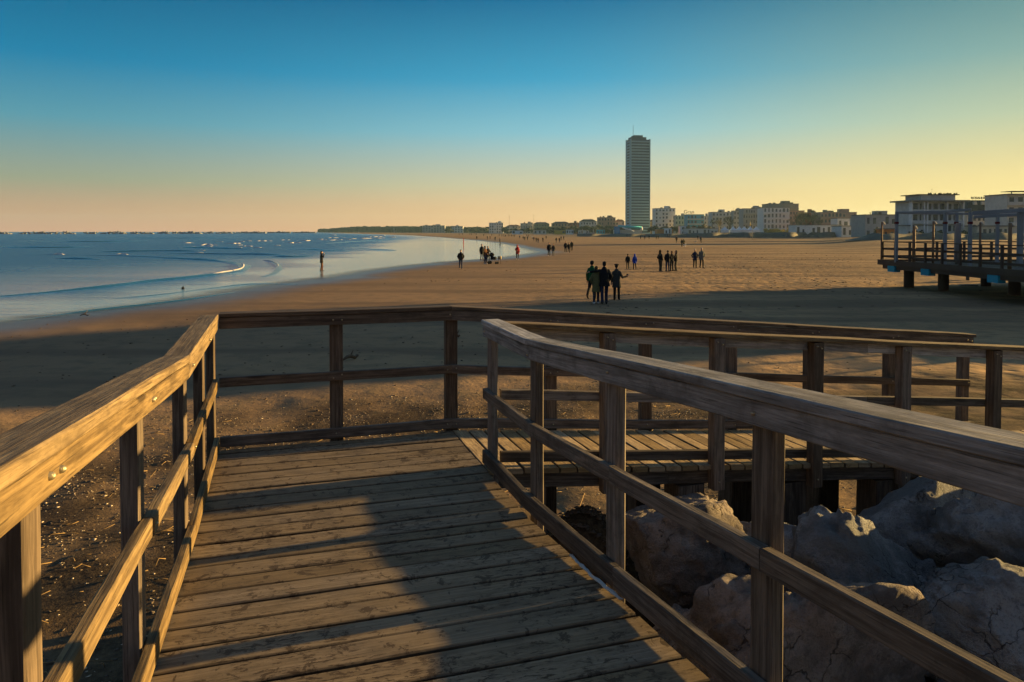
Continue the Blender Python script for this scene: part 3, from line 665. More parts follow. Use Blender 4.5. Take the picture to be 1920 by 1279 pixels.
# frayed rope under the toe board
mb = MB(); rr = random.Random(3)
for k_ in range(6):
    mb.tube([W(1.462 - .03 * math.sin(3.14 * t) - rr.uniform(0, .018), 3.52 - .58 * t, DECK + S1 * (VK - 3.52 + .58 * t) + .012 + .018 * math.sin(3.14 * t) + rr.uniform(0, .006)) for t in [i / 9 for i in range(10)]], .0042, 6)
tag(mb.build('rope', M['rope']), 'frayed pale rope lying against the toe board on the shaded deck edge', 'rope')

# ------------------------------------------------------------------ shells, gravel, straw, driftwood on the sand
OCT = np.array([(1, 0, 0), (-1, 0, 0), (0, 1, 0), (0, -1, 0), (0, 0, .7), (0, 0, -.7)], float)
OCF = np.array([(0, 2, 4), (2, 1, 4), (1, 3, 4), (3, 0, 4), (2, 0, 5), (1, 2, 5), (3, 1, 5), (0, 3, 5)])
def scatter(name, mat, P, zz, s, flat, seed):
    r = np.random.default_rng(seed); n = len(P); a = r.uniform(0, 6.28, n); st = r.uniform(.6, 1.5, n)
    V = OCT[None] * np.stack([s * st, s / st, s * flat], 1)[:, None, :]
    V = V + r.normal(0, .12, V.shape) * s[:, None, None] * np.array([1, 1, .5])
    c, s_ = np.cos(a)[:, None], np.sin(a)[:, None]
    X = V[:, :, 0] * c - V[:, :, 1] * s_ + P[:, :1]; Yy = V[:, :, 0] * s_ + V[:, :, 1] * c + P[:, 1:]; Z = V[:, :, 2] + zz[:, None] + (s * flat * .3)[:, None]
    F = (OCF[None] + 6 * np.arange(n)[:, None, None]).reshape(-1, 3)
    me = bpy.data.meshes.new(name); me.vertices.add(6 * n); me.vertices.foreach_set('co', np.stack([X, Yy, Z], 2).astype(np.float32).ravel())
    me.loops.add(F.size); me.loops.foreach_set('vertex_index', F.ravel().astype(np.int32)); me.polygons.add(len(F)); me.polygons.foreach_set('loop_start', np.arange(0, F.size, 3, dtype=np.int32)); me.update(calc_edges=True)
    return tag(put(name, me, mat), kind='stuff')
def zs(P):
    d = np.hypot(*P.T); a = np.degrees(np.arctan2(P[:, 0], P[:, 1])) % 360
    i = np.clip(np.round(np.log(np.maximum(d, 1.0)) / math.log(1.0195)).astype(int), 0, 449); j = np.round(a / .4).astype(int) % 900
    return SANDG[1].reshape(-1, 900)[i, j]
def cloud(n, seed, u0, u1, v0, v1, f):
    r = np.random.default_rng(seed); u = r.uniform(u0, u1, n); v = r.uniform(v0, v1, n)
    P = u[:, None] * np.array(D2.xy) + v[:, None] * np.array(D1.xy); k = r.random(n) < f(P); return P[k], r
gm = lambda P: grav_mask(P) * (0.25 + 0.75 * sstep(vnoise(P, .7, 9), -.15, .2))
P, r = cloud(26000, 1, -9, 7, 2, 15.5, gm); scatter('shell_gravel', M['pebble'], P, zs(P), r.uniform(.006, .022, len(P)) * (1 + (r.random(len(P)) > .97)), .6, 2)
P, r = cloud(17000, 4, -9, 7, 4, 15.5, gm); scatter('shell_bits', M['shell'], P, zs(P), r.uniform(.005, .015, len(P)) * (1 + .8 * (r.random(len(P)) > .95)), .45, 5)
P, r = cloud(900, 8, -9, 16, 12, 30, lambda P: np.full(len(P), .6)); scatter('wrack_crumbs', M['twig'], P, zs(P), r.uniform(.012, .045, len(P)), .5, 9)
P, r = cloud(5200, 18, -20, 75, 24, 110, lambda P: sstep(vnoise(P, 6.0, 71), -.05, .3) * sstep(seg_dist(P, SHORE), 2, 7) * ~inside(P, POLY)); scatter('wrack_line', M['twig'], P, zs(P), r.uniform(.03, .10, len(P)), .35, 19)
P, r = cloud(14000, 14, 1.3, 3.4, 4.5, 6.4, lambda P: np.exp(-(((uv_of(P)[0] - 2.35) / .5) ** 2 + ((uv_of(P)[1] - 5.45) / .4) ** 2))); scatter('gravel_mound', M['pebble'], P, zs(P), r.uniform(.008, .022, len(P)), .7, 15)
mb = MB(); rr = random.Random(77)
for i in range(700):
    u, v = rr.uniform(-7, -.7) if i % 3 else rr.uniform(-1, 8), rr.uniform(4.5, 13.5) if i % 3 else rr.uniform(6.6, 12)
    q = W(u, v, 0); z_ = float(zs(np.array([[q.x, q.y]]))[0]); a = rr.gauss(.2, .6); L_ = rr.uniform(.05, .32) if rr.random() < .9 else rr.uniform(.4, .8)
    d = Vector((math.cos(a), math.sin(a), 0)) * L_; mid = q + d * .5 + Vector((rr.uniform(-.03, .03), rr.uniform(-.03, .03), 0))
    mb.tube([q + UP * (z_ + .01), mid + UP * (z_ + rr.uniform(.01, .05)), q + d + UP * (z_ + rr.uniform(.0, .04))], rr.uniform(.0022, .0055), 4)
tag(mb.build('dry_straw', M['straw']), kind='stuff')
def stick(px0, py0, px1, py1, r_, label, name='driftwood'):
    a, b = at(px0, py0, .05), at(px1, py1, .06); mb = MB(); m = (a + b) / 2 + UP * .05
    mb.tube([a, a.lerp(m, .5) + UP * .02, m, m.lerp(b, .6) - UP * .03, b + UP * .03], [r_ * .5, r_, r_ * 1.1, r_ * .9, r_ * .6], 7); mb.tube([m, m + (b - a).normalized() * .1 + UP * .14], [r_ * .6, r_ * .25], 5)
    return tag(mb.build(name, M['twig']), label, 'driftwood')
stick(643, 675, 671, 668, .045, 'dark forked driftwood stick on shaded sand beyond the landing rail')
stick(850, 632, 862, 630, .04, 'short driftwood piece on shaded sand beside the corner post')
stick(150, 592, 168, 591, .025, 'low dark log washed up at the water edge')
o = MB(); q = at(343, 542); o.ell((q.x, q.y, .03), (.09, .08, .09), 10, 6); o.cap((q.x, q.y, .08), (q.x + .02, q.y, .15), .03, .02); tag(o.build('buoy', M['c_black']), 'tiny black float in the calm water near the shore', 'float')

# ------------------------------------------------------------------ people
def remesh(mb, name, vox, smooth_it=2):
    me = mb.mesh(name + '_raw'); o = bpy.data.objects.new(name + '_raw', me); C.objects.link(o)
    m = o.modifiers.new('r', 'REMESH'); m.mode = 'VOXEL'; m.voxel_size = vox
    s_ = o.modifiers.new('s', 'SMOOTH'); s_.iterations = smooth_it; s_.factor = .5
    dg = bpy.context.evaluated_depsgraph_get(); dg.update(); r = bpy.data.meshes.new_from_object(o.evaluated_get(dg)); r.name = name
    bpy.data.objects.remove(o); bpy.data.meshes.remove(me)
    r.polygons.foreach_set('use_smooth', [True] * len(r.polygons)); return r
V3 = Vector
def limb_pose(legs):
    """legs: (forward of left foot, forward of right foot, lift of left heel, lift of right heel)"""
    out = []
    for sgn, f, h in ((-1, legs[0], legs[2]), (1, legs[1], legs[3])):
        hip = V3((.095 * sgn, 0, .90)); ank = V3((.10 * sgn, f, .085 + h)); d = ank - hip
        knee = hip + d * .52 + V3((0, .05 + .25 * h - .05 * min(0, f), 0)); out.append((hip, knee, ank, sgn, h))
    return out
ARMS = {'down': (V3((.235, -.03, 1.13)), V3((.245, .04, .88))), 'swing_f': (V3((.24, .02, 1.14)), V3((.235, .20, .93))), 'swing_b': (V3((.245, -.12, 1.15)), V3((.25, -.16, .90))),
        'pocket': (V3((.285, -.05, 1.14)), V3((.20, .09, .95))), 'phone': (V3((.28, .04, 1.12)), V3((.47, .20, 1.17))), 'reach': (V3((.30, .10, 1.16)), V3((.40, .34, 1.15))),
        'camera': (V3((.25, .16, 1.24)), V3((.07, .22, 1.50))), 'wing': (V3((.42, .05, 1.34)), V3((.50, .10, 1.56))), 'push': (V3((.24, .08, 1.14)), V3((.19, .36, 1.02))), 'hug': (V3((.36, .02, 1.36)), V3((.58, .05, 1.33))), 'front': (V3((.25, .05, 1.13)), V3((.08, .20, 1.08)))}
def person_meshes(key, vox, legs, armL, armR, coat_z, coat_w, fem, hood, hat, long_hair, puff):
    sh = .165 if fem else .19
    lp = limb_pose(legs); body = MB(); coat = MB(); pant = MB(); shoe = MB(); hair = MB()
    body.ell((0, .01, 1.645), (.074, .094, .112)); body.ell((0, .035, 1.585), (.052, .06, .055)); body.cap((0, .005, 1.46), (0, .01, 1.57), .055, .05)
    body.ell((0, .107, 1.635), (.014, .02, .02), 8, 6); body.ell((0, .094, 1.588), (.024, .01, .007), 8, 6)
    for s_ in (-1, 1): body.ell((.077 * s_, 0, 1.64), (.012, .02, .03), 8, 6)
    body.loft([(.86, 0, 0, .15, .10), (.98, 0, 0, .155, .105), (1.12, 0, 0, .125, .09), (1.30, 0, .005, .16, .105), (1.42, 0, 0, sh - .01, .09), (1.48, 0, 0, .09, .065)], 16)
    fz = 1.0 + puff
    coat.loft([(coat_z, 0, 0, (.195 + coat_w) * fz, .145 * fz), (max(coat_z + .02, .93), 0, 0, (.168 + coat_w * .6) * fz, .13 * fz), (1.10, 0, 0, (.165 if fem else .185) * fz, .125 * fz), (1.30, 0, .005, (.18 if fem else .198) * fz, .132 * fz), (1.375, 0, 0, sh * 1.02, .118), (1.435, 0, -.005, sh * .78, .098), (1.485, 0, 0, .095, .082), (1.545, 0, 0, .070, .070)], 18)
    for sgn, arm in ((-1, armL), (1, armR)):
        e, w = ARMS[arm]; e = V3((e.x * sgn, e.y, e.z)); w = V3((w.x * sgn, w.y, w.z)); s0 = V3(((sh - .02) * sgn, 0, 1.375))
        body.cap(s0, e, .047, .040); body.cap(e, w, .038, .028)
        coat.cap(s0, e, .068 * fz, .056 * fz); coat.cap(e, e.lerp(w, .93), .055 * fz, .043 * fz)
        d = (w - e).normalized(); sd_ = V3((1, 0, 0)) if abs(d.x) < .7 else V3((0, 1, 0)); n_ = d.cross(sd_).normalized(); sd_ = n_.cross(d)
        pc = w + d * .055; body.cap(w, pc, .027, .036)
        for i, (off, ln) in enumerate(((-.028, .060), (-.0095, .072), (.0095, .068), (.028, .052))):
            b = pc + sd_ * off + d * .015; k = b + d * ln * .5 + n_ * .012; body.cap(b, k, .0105, .0098, 6); body.cap(k, k + d * ln * .42 + n_ * .026, .0098, .0085, 6)
        tb = w + d * .02 - sd_ * .03 * sgn; body.cap(tb, tb + d * .045 - sd_ * .028 * sgn + n_ * .02, .012, .010, 6)
    for hip, knee, ank, sgn, h in lp:
        body.cap(hip, knee, .075, .052); body.cap(knee, ank, .052, .036)
        pant.cap(hip, knee, .098, .074); pant.cap(knee, ank + V3((0, 0, .0)), .072, .060)
        toe = ank + V3((.015 * sgn, .15, -.045 - h * .8)); heel = ank + V3((0, -.035, -.04 + h * .15))
        body.cap(ank, toe, .035, .03)
        shoe.cap(heel, toe, .045, .040); shoe.cap(ank + V3((0, 0, .015)), heel, .046, .045)
    pant.loft([(.84, 0, 0, .16, .115), (.96, 0, 0, .165, .118), (1.02, 0, 0, .15, .11)], 14)
    if hat == 'beret': hair.ell((0, -.01, 1.735), (.125, .125, .05)); hair.ell((0, -.03, 1.66), (.088, .092, .085))
    elif hat == 'beanie': hair.ell((0, -.005, 1.70), (.095, .108, .082)); hair.ell((0, -.03, 1.655), (.09, .085, .08))
    elif hood: hair.ell((0, -.02, 1.655), (.105, .115, .135)); hair.ell((0, -.04, 1.52), (.12, .10, .09))
    else: hair.ell((0, -.012, 1.69), (.083, .098, .080)); hair.ell((0, -.04, 1.645), (.078, .070, .085))
    if long_hair: hair.ell((0, -.055, 1.55), (.085, .055, .12))
    out = {}
    if vox < .02: out['body'] = remesh(body, 'body', max(vox * .8, .0085))
    else: out['body'] = remesh(body, 'body', .013)
    out['trousers'] = remesh(pant, 'trousers', vox); out['coat'] = remesh(coat, 'coat', vox, 3); out['hair'] = remesh(hair, 'hair', vox)
    out['shoes'] = remesh(shoe, 'shoes', vox * .8, 1)
    return out
PCACHE = {}
KW = dict(legs=(.0, .0, 0, 0), armL='down', armR='down', coat_z=.84, coat_w=0.0, fem=False, hood=False, hat=None, long_hair=False, puff=0.0)
def person(px, py, h, face, label, coat='black', pants='black', hair='hair', shoes='black', vox=.018, group=None, hatmat=None, **kw):
    """feet at a picture point, height in metres, face: degrees the figure is turned (0 looks away from us, 180 towards us)"""
    cfg = dict(KW); cfg.update(kw); key = tuple(sorted(cfg.items())) + (vox,)
    if key not in PCACHE: PCACHE[key] = person_meshes(key, vox, **cfg)
    ms = PCACHE[key]; q = at(px, py, 0)
    q.z = float(zs(np.array([[q.x, q.y]]))[0]) if q.y < 130 else 0.0
    q.z = max(q.z, -.03)
    e = empty('person', q, R(-face), label, 'person', group); e.scale = (h / 1.757,) * 3
    for nm, mt in (('body', 'c_skin'), ('trousers', 'c_' + pants), ('coat', 'c_' + coat), ('shoes', 'c_' + shoes), ('hair', 'c_' + hair)):
        me = ms[nm]; o = bpy.data.objects.new(nm, me); C.objects.link(o)
        if len(me.materials) == 0: me.materials.append(None)
        own_mat(o, M[mt]); o.parent = e
    return e
WALK = (.20, -.24, 0, .10); WALK2 = (-.26, .18, .11, 0); STEP = (.08, -.10, 0, .02); STAND = (.02, -.02, 0, 0)
g1 = 'four walkers strolling away near the landing'
person(1110, 562, 1.80, 24, 'person in a green jacket and black hat, heel lifted in mid stride', 'green', 'black', 'black', 'black', .012, g1, legs=(-.36, .16, .15, 0), armL='down', armR='pocket', hat='beanie', fem=True, puff=.06)
person(1118, 570.5, 1.66, 0, 'person in a knee-length olive coat and white shoes under an arm', 'olive', 'navy', 'hair', 'white', .012, g1, legs=(.0, .13, 0, 0), armL='pocket', armR='front', coat_z=.56, coat_w=.0, fem=True, long_hair=True, puff=.08)
person(1133, 571, 1.87, -2, 'tall broad person in a long black coat, arm round a neighbour', 'black', 'navy', 'black', 'black', .012, g1, legs=(-.12, .10, .02, 0), armL='hug', armR='pocket', coat_z=.74, coat_w=.02, puff=.10)
person(1156, 564.5, 1.66, 14, 'person in a dark green coat and black beret holding out a phone', 'darkgrey', 'black', 'black', 'black', .012, g1, legs=(.02, .10, 0, .03), armL='down', armR='phone', coat_z=.62, coat_w=.02, fem=True, hat='beret', puff=.04)
q = atY(1176, 516.5, at(1156, 564).y + .1); mb = MB(); mb.box(-.035, .035, -.005, .005, -.07, .07); tag(mb.build('phone', M['c_black'], None, q, .3), 'dark phone held out by the person in the beret', 'phone')
g2 = 'two children walking side by side'
person(1177, 504, 1.30, 10, 'child in a black jacket walking beside a blue coat', 'black', 'black', 'hair', 'black', .016, g2, legs=STEP)
person(1190, 505, 1.32, 0, 'child in a bright blue hooded coat', 'blue', 'black', 'blue', 'black', .016, g2, legs=WALK, hood=True, coat_z=.70, fem=True, puff=.06)
g3 = 'cluster standing talking on the sunlit sand'
person(1238, 509, 1.72, 60, 'person in black standing apart at the edge of the talking cluster', 'black', 'darkgrey', 'hair', 'grey', .016, g3, legs=STAND, armL='pocket', armR='pocket', hood=True, puff=.05)
person(1252, 508.8, 1.70, -10, 'broad person in black with feet apart, back turned, in the talking cluster', 'black', 'jeans', 'black', 'black', .016, g3, legs=(.05, -.05, 0, 0), armL='pocket', armR='pocket', puff=.10)
person(1259.5, 508.3, 1.62, -20, 'person squeezed between two others in the talking cluster', 'black', 'black', 'brown', 'black', .016, g3, legs=STAND, armL='down', armR='down', fem=True)
person(1267.5, 508, 1.66, -70, 'person in a black jacket reaching forward at the end of the talking cluster', 'black', 'black', 'black', 'black', .016, g3, legs=STAND, armL='reach', armR='reach', long_hair=True, fem=True)
g4 = 'pale-haired couple walking together'
person(1303, 502, 1.66, 185, 'pale-haired person in a dark waisted coat', 'navy', 'black', 'greyhair', 'black', .016, g4, legs=STEP, coat_z=.70, coat_w=.02, fem=True, armL='pocket', armR='pocket', puff=.05)
person(1315.5, 502.3, 1.77, 175, 'pale-haired person in a grey-green parka', 'grey', 'black', 'greyhair', 'black', .016, g4, legs=STEP, coat_z=.72, armL='pocket', armR='down', puff=.06)
g5 = 'trio in dark coats by the wet sand'
person(1060.5, 474.2, 1.74, 180, 'tallest of the dark-coated trio by the wet sand', 'black', 'darkgrey', 'hair', 'white', .018, g5, legs=STEP, coat_z=.70)
person(1066.5, 474.5, 1.58, 176, 'shorter middle walker of the dark-coated trio', 'black', 'black', 'hair', 'white', .018, g5, legs=WALK, fem=True, coat_z=.70)
person(1072, 471.2, 1.72, 185, 'pale-haired walker of the dark-coated trio', 'black', 'black', 'greyhair', 'black', .018, g5, legs=WALK2)
g6 = 'couple walking towards the camera on damp sand'
person(1029.5, 480.5, 1.76, 180, 'broad walker in a black jacket and pale shoes beside a smaller one', 'black', 'darkgrey', 'hair', 'white', .018, g6, legs=STEP, puff=.14)
person(1037.5, 480.2, 1.60, 184, 'smaller walker in a dark green coat beside a broad one', 'darkgrey', 'grey', 'hair', 'black', .018, g6, legs=WALK, fem=True, coat_z=.72)
person(970, 486.3, 1.66, 180, 'person in a red hooded coat near the water', 'red', 'black', 'red', 'white', .016, None, legs=STEP, hood=True, coat_z=.66, fem=True, armR='front', puff=.12)
g7 = 'parents with a pushchair'
person(903.5, 488.2, 1.80, 160, 'person in a dark coat standing behind the jeans wearer', 'black', 'darkgrey', 'black', 'black', .016, g7, legs=STEP, coat_z=.66)
person(909.5, 495, 1.78, 125, 'person in a brown jacket and blue jeans beside the pushchair', 'brown', 'jeans', 'black', 'white', .016, g7, legs=STAND, armL='push', armR='push')
person(915, 492, 1.68, 150, 'person in black pushing the pushchair', 'black', 'black', 'hair', 'black', .016, g7, legs=STEP, armL='push', armR='push', fem=True, coat_z=.6)
person(864, 505, 1.66, 176, 'lone walker in a black jacket and jeans on the wet sand', 'black', 'jeans', 'hair', 'tan', .014, None, legs=(.10, -.06, 0, .02), armL='pocket', armR='pocket', puff=.10)
person(603, 507.5, 1.62, 75, 'photographer in dark clothes standing in the shallow water', 'black', 'brown', 'hair', 'black', .014, None, legs=(.05, -.08, 0, 0), armL='wing', armR='camera', long_hair=True, fem=True, coat_z=.72, puff=.05)
person(937.5, 459.5, 1.75, 90, 'person in dark clothes alone, mirrored in the shallow film of water', 'black', 'jeans', 'hair', 'black', .02, None, legs=STEP)
# pushchair
pq = at(925, 495, 0); ch = empty('pushchair', pq, R(-20), 'dark pushchair with a beige bag hung on its handle', 'pushchair')
mb = MB()
for s_ in (-.24, .24): mb.tube([(-.55, s_, 1.02), (-.25, s_, .75), (.35, s_, .28)], .014, 6); mb.tube([(-.38, s_, .14), (.0, s_, .52), (.28, s_, .60)], .014, 6)
mb.tube([(-.55, -.24, 1.02), (-.55, .24, 1.02)], .016, 6); mb.build('frame', M['c_black'], ch, (0, 0, 0))
mb = MB(); mb.loft([(.42, 0, 0, .30, .20), (.55, .02, 0, .34, .22), (.72, .0, 0, .30, .22)], 12); mb.build('seat', M['c_darkgrey'], ch, (0, 0, 0))
mb = MB(); mb.ell((-.16, 0, .90), (.26, .23, .22), 12, 8); mb.build('hood', M['c_black'], ch, (0, 0, 0))
for x, y, r_ in ((.36, -.2, .11), (.36, .2, .11), (-.38, -.24, .14), (-.38, .24, .14)):
    mb = MB(); mb.tube([(x, y - .025, r_), (x, y + .025, r_)], r_, 14); mb.build('wheel', M['c_black'], ch, (0, 0, 0))
mb = MB(); mb.loft([(.44, 0, 0, .16, .10), (.6, 0, 0, .20, .14), (.76, 0, 0, .17, .11)], 12); o = mb.build('bag', M['c_beige'], None, tuple(pq + V3((.62, .25, 0)))); tag(o, 'beige bag beside the dark pushchair', 'bag')
mb = MB(); mb.tube([(.1 * i - .16 + pq.x + .62, pq.y + .25, .44) for i in (0, 3)], .01, 4)
for s_ in (-.1, .1): mb.tube([(pq.x + .62 + s_, pq.y + .25, 0), (pq.x + .62 + s_, pq.y + .25, .46)], .015, 5)
tag(mb.build('bag_stand', M['c_black']), 'thin stand under the beige bag by the pushchair', 'stand')

# far walkers: one mesh each, two shapes shared by all
def far_mesh(fem, legs):
    ms = person_meshes(None, .03, legs, 'down', 'pocket', .70 if fem else .82, .02, fem, False, None, fem, .06); V = []; Fc = []; mi = []; 
    for k_, nm in enumerate(('body', 'trousers', 'coat', 'shoes', 'hair')):
        me = ms[nm]; b = len(V); V += [tuple(v.co) for v in me.vertices]; Fc += [[b + i for i in p.vertices] for p in me.polygons]; mi += [k_] * len(me.polygons)
    me = bpy.data.meshes.new('far_person'); me.from_pydata(V, [], Fc); me.polygons.foreach_set('material_index', mi); me.polygons.foreach_set('use_smooth', [True] * len(Fc))
    for k_ in range(5): me.materials.append(M['c_black'])
    return me
FARM = [far_mesh(False, WALK), far_mesh(True, STEP), far_mesh(False, STAND)]
fr = random.Random(9)
def far_person(px, py, hpx, label, group, coat=None, i=[0]):
    i[0] += 1; q = at(px, py, 0); h = min(1.85, max(1.55, hpx * q.y / FPX))
    o = bpy.data.objects.new('person', FARM[i[0] % 3]); C.objects.link(o); o.location = q; o.rotation_euler = (0, 0, fr.uniform(-.6, .6) + (math.pi if fr.random() < .5 else 0)); o.scale = (h / 1.757,) * 3
    own_mat(o, [M['c_skin'], M['c_' + fr.choice(['black', 'jeans', 'darkgrey'])], M['c_' + (coat or fr.choice(['black', 'black', 'navy', 'darkgrey', 'brown']))], M['c_black'], M['c_hair']])
    return tag(o, label, 'person', group)
for x, y, h in ((894, 449.3, 6), (914, 449.5, 6.5), (919, 448.5, 6), (928.5, 451.5, 8)): far_person(x, y, h, 'small dark wader in the thin water film near the far shore', 'small waders near the far shore')
for x, y in ((861, 441.5), (867, 441.2), (881, 441), (884, 441), (893, 441.2), (907, 443), (922, 443), (936, 443.5), (941, 444), (945, 444.5), (948, 445), (953, 444), (956, 444), (959, 444.5), (962, 444.5), (965, 444.5), (988, 444), (991, 444.5)):
    far_person(x, y, 4.5, 'tiny dark walker in the distant crowd along the waterline', 'distant crowd along the waterline')
for x, y, h in ((974.5, 447.5, 6), (981, 450, 7), (984, 451, 8), (989, 450.5, 7.5), (1001, 452.5, 8), (1005.5, 454.5, 9), (1009, 455.5, 10), (1018, 454.5, 9), (1024, 449, 7)):
    far_person(x, y, h, 'small dark walker in the loose crowd beyond the tip of the water', 'loose crowd beyond the tip of the water')
far_person(998, 448.5, 6.5, 'small walker in a white jacket among the dark loose crowd', 'loose crowd beyond the tip of the water', 'white')
for x, y, h in ((1043, 455.3, 9), (1049, 455.3, 8.5), (1052, 450.5, 7), (1057, 450, 8)): far_person(x, y, h, 'small dark walker in the foursome beyond the trio', 'foursome beyond the trio')
for x, y, h in ((1201, 448.5, 8.5), (1209, 449.3, 9.5), (1217, 448.5, 8), (1230.5, 448.5, 8), (1234, 448.5, 8)): far_person(x, y, h, 'small dark walker in the loose line below the tower', 'loose line of walkers below the tower')
for x, y in ((1252, 446), (1255, 446)): far_person(x, y, 6.5, 'thin distant walker of the pair in front of the beach huts', 'thin pair in front of the beach huts')
far_person(1268.5, 455.5, 13, 'walker with a brown top between the line of walkers and the dog owner', None, 'brown')
far_person(1278.5, 463, 15, 'dark-coated dog owner leaning beside a white dog', 'dog owners', 'black')
far_person(1282, 462, 14, 'second dog owner half hidden behind the dark-coated one', 'dog owners', 'olive')
far_person(1308.5, 449.3, 9, 'upright walker behind the one with the pale dog', 'pair with the pale dog', 'black')
far_person(1314, 455.7, 13, 'walker leading a pale dog across the sand', 'pair with the pale dog', 'darkgrey')
def dog(px, py, s_, face, label, mat):
    mb = MB(); mb.cap((0, -.22, .40), (0, .20, .42), .11, .13); mb.cap((0, .22, .46), (0, .34, .60), .075, .07); mb.ell((0, .38, .64), (.075, .09, .08)); mb.cap((0, .42, .62), (0, .52, .60), .045, .03)
    for s2 in (-.065, .065):
        mb.cap((s2, .36, .70), (s2 * 1.2, .34, .76), .028, .012); mb.cap((s2, .20, .36), (s2, .21, .16), .045, .03); mb.cap((s2, .21, .16), (s2, .20, .02), .028, .03)
        mb.cap((s2, -.22, .38), (s2, -.14, .24), .065, .04); mb.cap((s2, -.14, .24), (s2, -.27, .15), .038, .026); mb.cap((s2, -.27, .15), (s2, -.24, .02), .025, .03)
    mb.cap((0, -.30, .44), (0, -.42, .60), .03, .016)
    o = put('dog', remesh(mb, 'dog', .018), M[mat], None, at(px, py, 0), R(-face)); o.scale = (s_,) * 3; return tag(o, label, 'dog')
dog(1283.5, 463.3, 1.0, 150, 'white dog at the feet of the dog owners', 'c_white'); dog(1304.5, 455.5, 1.0, 80, 'pale dog led across the sand', 'c_greyhair')

# ------------------------------------------------------------------ pier platform
PZ = 1.45; PX0, PX1, PY0, PY1 = 21.7, 33.0, 22.0, 43.3
pier = empty('pier', (PX0, PY1, 0), 0, 'dark timber pier platform on thick round piles at the sunny end of the beach', 'pier')
def wbox(par, name, mat, x0, x1, y0, y1, z0, z1):
    mb = MB(); mb.box(x0, x1, y0, y1, z0, z1); return mb.build(name, mat, par)
k_ = MB(); rr = random.Random(4); y = PY0
while y < PY1:
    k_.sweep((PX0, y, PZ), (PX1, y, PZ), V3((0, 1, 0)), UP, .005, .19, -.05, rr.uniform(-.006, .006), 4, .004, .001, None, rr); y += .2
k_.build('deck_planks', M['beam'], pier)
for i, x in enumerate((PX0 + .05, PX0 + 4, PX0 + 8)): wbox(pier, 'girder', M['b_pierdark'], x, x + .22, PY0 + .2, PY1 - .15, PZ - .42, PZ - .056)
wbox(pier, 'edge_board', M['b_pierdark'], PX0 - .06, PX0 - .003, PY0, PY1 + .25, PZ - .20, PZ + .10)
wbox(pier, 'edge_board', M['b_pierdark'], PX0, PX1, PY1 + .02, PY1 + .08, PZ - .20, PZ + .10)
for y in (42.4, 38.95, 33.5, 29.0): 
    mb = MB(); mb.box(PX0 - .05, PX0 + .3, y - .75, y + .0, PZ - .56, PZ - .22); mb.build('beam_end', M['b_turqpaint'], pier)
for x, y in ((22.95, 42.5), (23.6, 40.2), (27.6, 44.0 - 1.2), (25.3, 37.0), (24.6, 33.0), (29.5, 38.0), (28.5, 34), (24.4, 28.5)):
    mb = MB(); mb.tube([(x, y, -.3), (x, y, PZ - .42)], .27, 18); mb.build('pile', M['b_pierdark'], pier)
def fence_line(par, pts, step_):
    for (xa, ya), (xb, yb) in zip(pts[:-1], pts[1:]):
        L_ = math.hypot(xb - xa, yb - ya); n = max(1, round(L_ / step_)); d = V3((xb - xa, yb - ya, 0)) / L_; s_ = V3((-d.y, d.x, 0))
        for z_, hh, th in ((1.17, .05, .10), (.80, .12, .045), (.36, .12, .045)):
            mb = MB(); mb.sweep((xa, ya, PZ + z_), (xb, yb, PZ + z_), s_, UP, -th / 2, th / 2, -hh, 0, 8, .005, .002); mb.build('rail', M['b_pierdark'], par)
        for i in range(n + 1):
            p = V3((xa, ya, 0)) + d * (L_ * i / n); mb = MB(); mb.sweep((p.x, p.y, PZ - .1), (p.x, p.y, PZ + 1.12), d, s_, -.06, .06, .03, .13, 3, .006, .001); mb.build('post', M['b_pierdark'], par)
pf = empty('railing', (PX0, PY1, PZ), 0, 'dark four-sided railing round the edge of the pier platform', 'railing')
fence_line(pf, [(PX0 + .1, PY0), (PX0 + .1, PY1 - .1), (PX1, PY1 - .1)], 1.55)
# pergola frames, round poles and lamps standing on the platform
pg = empty('pergola', (24.5, 40, PZ), 0, 'pale blue pergola frame with dark red collars on the pier platform', 'pergola')
def pole_at(px, Y): q = atY(px, 434, Y); return q.x, Y
for px, Y in ((1681, 41.5), (1772, 38.8), (1819, 36.6), (1793, 42), (1870, 41)):
    x, y = pole_at(px, Y); top = atY(px, 397 if px < 1850 else 400, Y).z
    mb = MB(); mb.box(x - .07, x + .07, y - .07, y + .07, PZ, top); mb.build('column', M['b_pergola'], pg)
    zc = atY(px, 418, Y).z; mb = MB(); mb.box(x - .085, x + .085, y - .085, y + .085, zc - .06, zc + .06); mb.build('collar', M['c_darkred'], pg)
def beam(par, a, b, w, h, mat):
    mb = MB(); a, b = V3(a), V3(b); d = (b - a).normalized(); s_ = V3((-d.y, d.x, 0)).normalized(); mb.sweep(a, b, s_, UP, -w / 2, w / 2, -h / 2, h / 2, 4, .01, .001); mb.build('beam', mat, par)
P1_, P2_, P3_ = pole_at(1681, 41.5), pole_at(1772, 38.8), pole_at(1819, 36.6); P4_, P5_ = pole_at(1793, 42), pole_at(1870, 41)
zt = lambda p, py, px: atY(px, py, p[1]).z
A_ = (*P1_, zt(P1_, 399, 1681)); B_ = (*P2_, zt(P2_, 397, 1772)); Cc = (*P3_, zt(P3_, 393, 1819)); Dd = (*P4_, zt(P4_, 401, 1793)); Ee = (*P5_, zt(P5_, 401, 1870))
for a, b in ((A_, B_), (B_, Cc), (A_, Dd), (Dd, Ee)): beam(pg, a, b, .10, .12, M['b_pergola'])
pg2 = empty('pergola', (26.5, 37, PZ), 0, 'heavier blue-grey pergola with a double beam at the picture edge', 'pergola')
for px, Y, py in ((1913, 36.5, 392), (1975, 36, 392)):
    x, y = pole_at(px, Y); mb = MB(); mb.box(x - .10, x + .10, y - .10, y + .10, PZ, atY(px, py, Y).z); mb.build('column', M['b_pergola'], pg2)
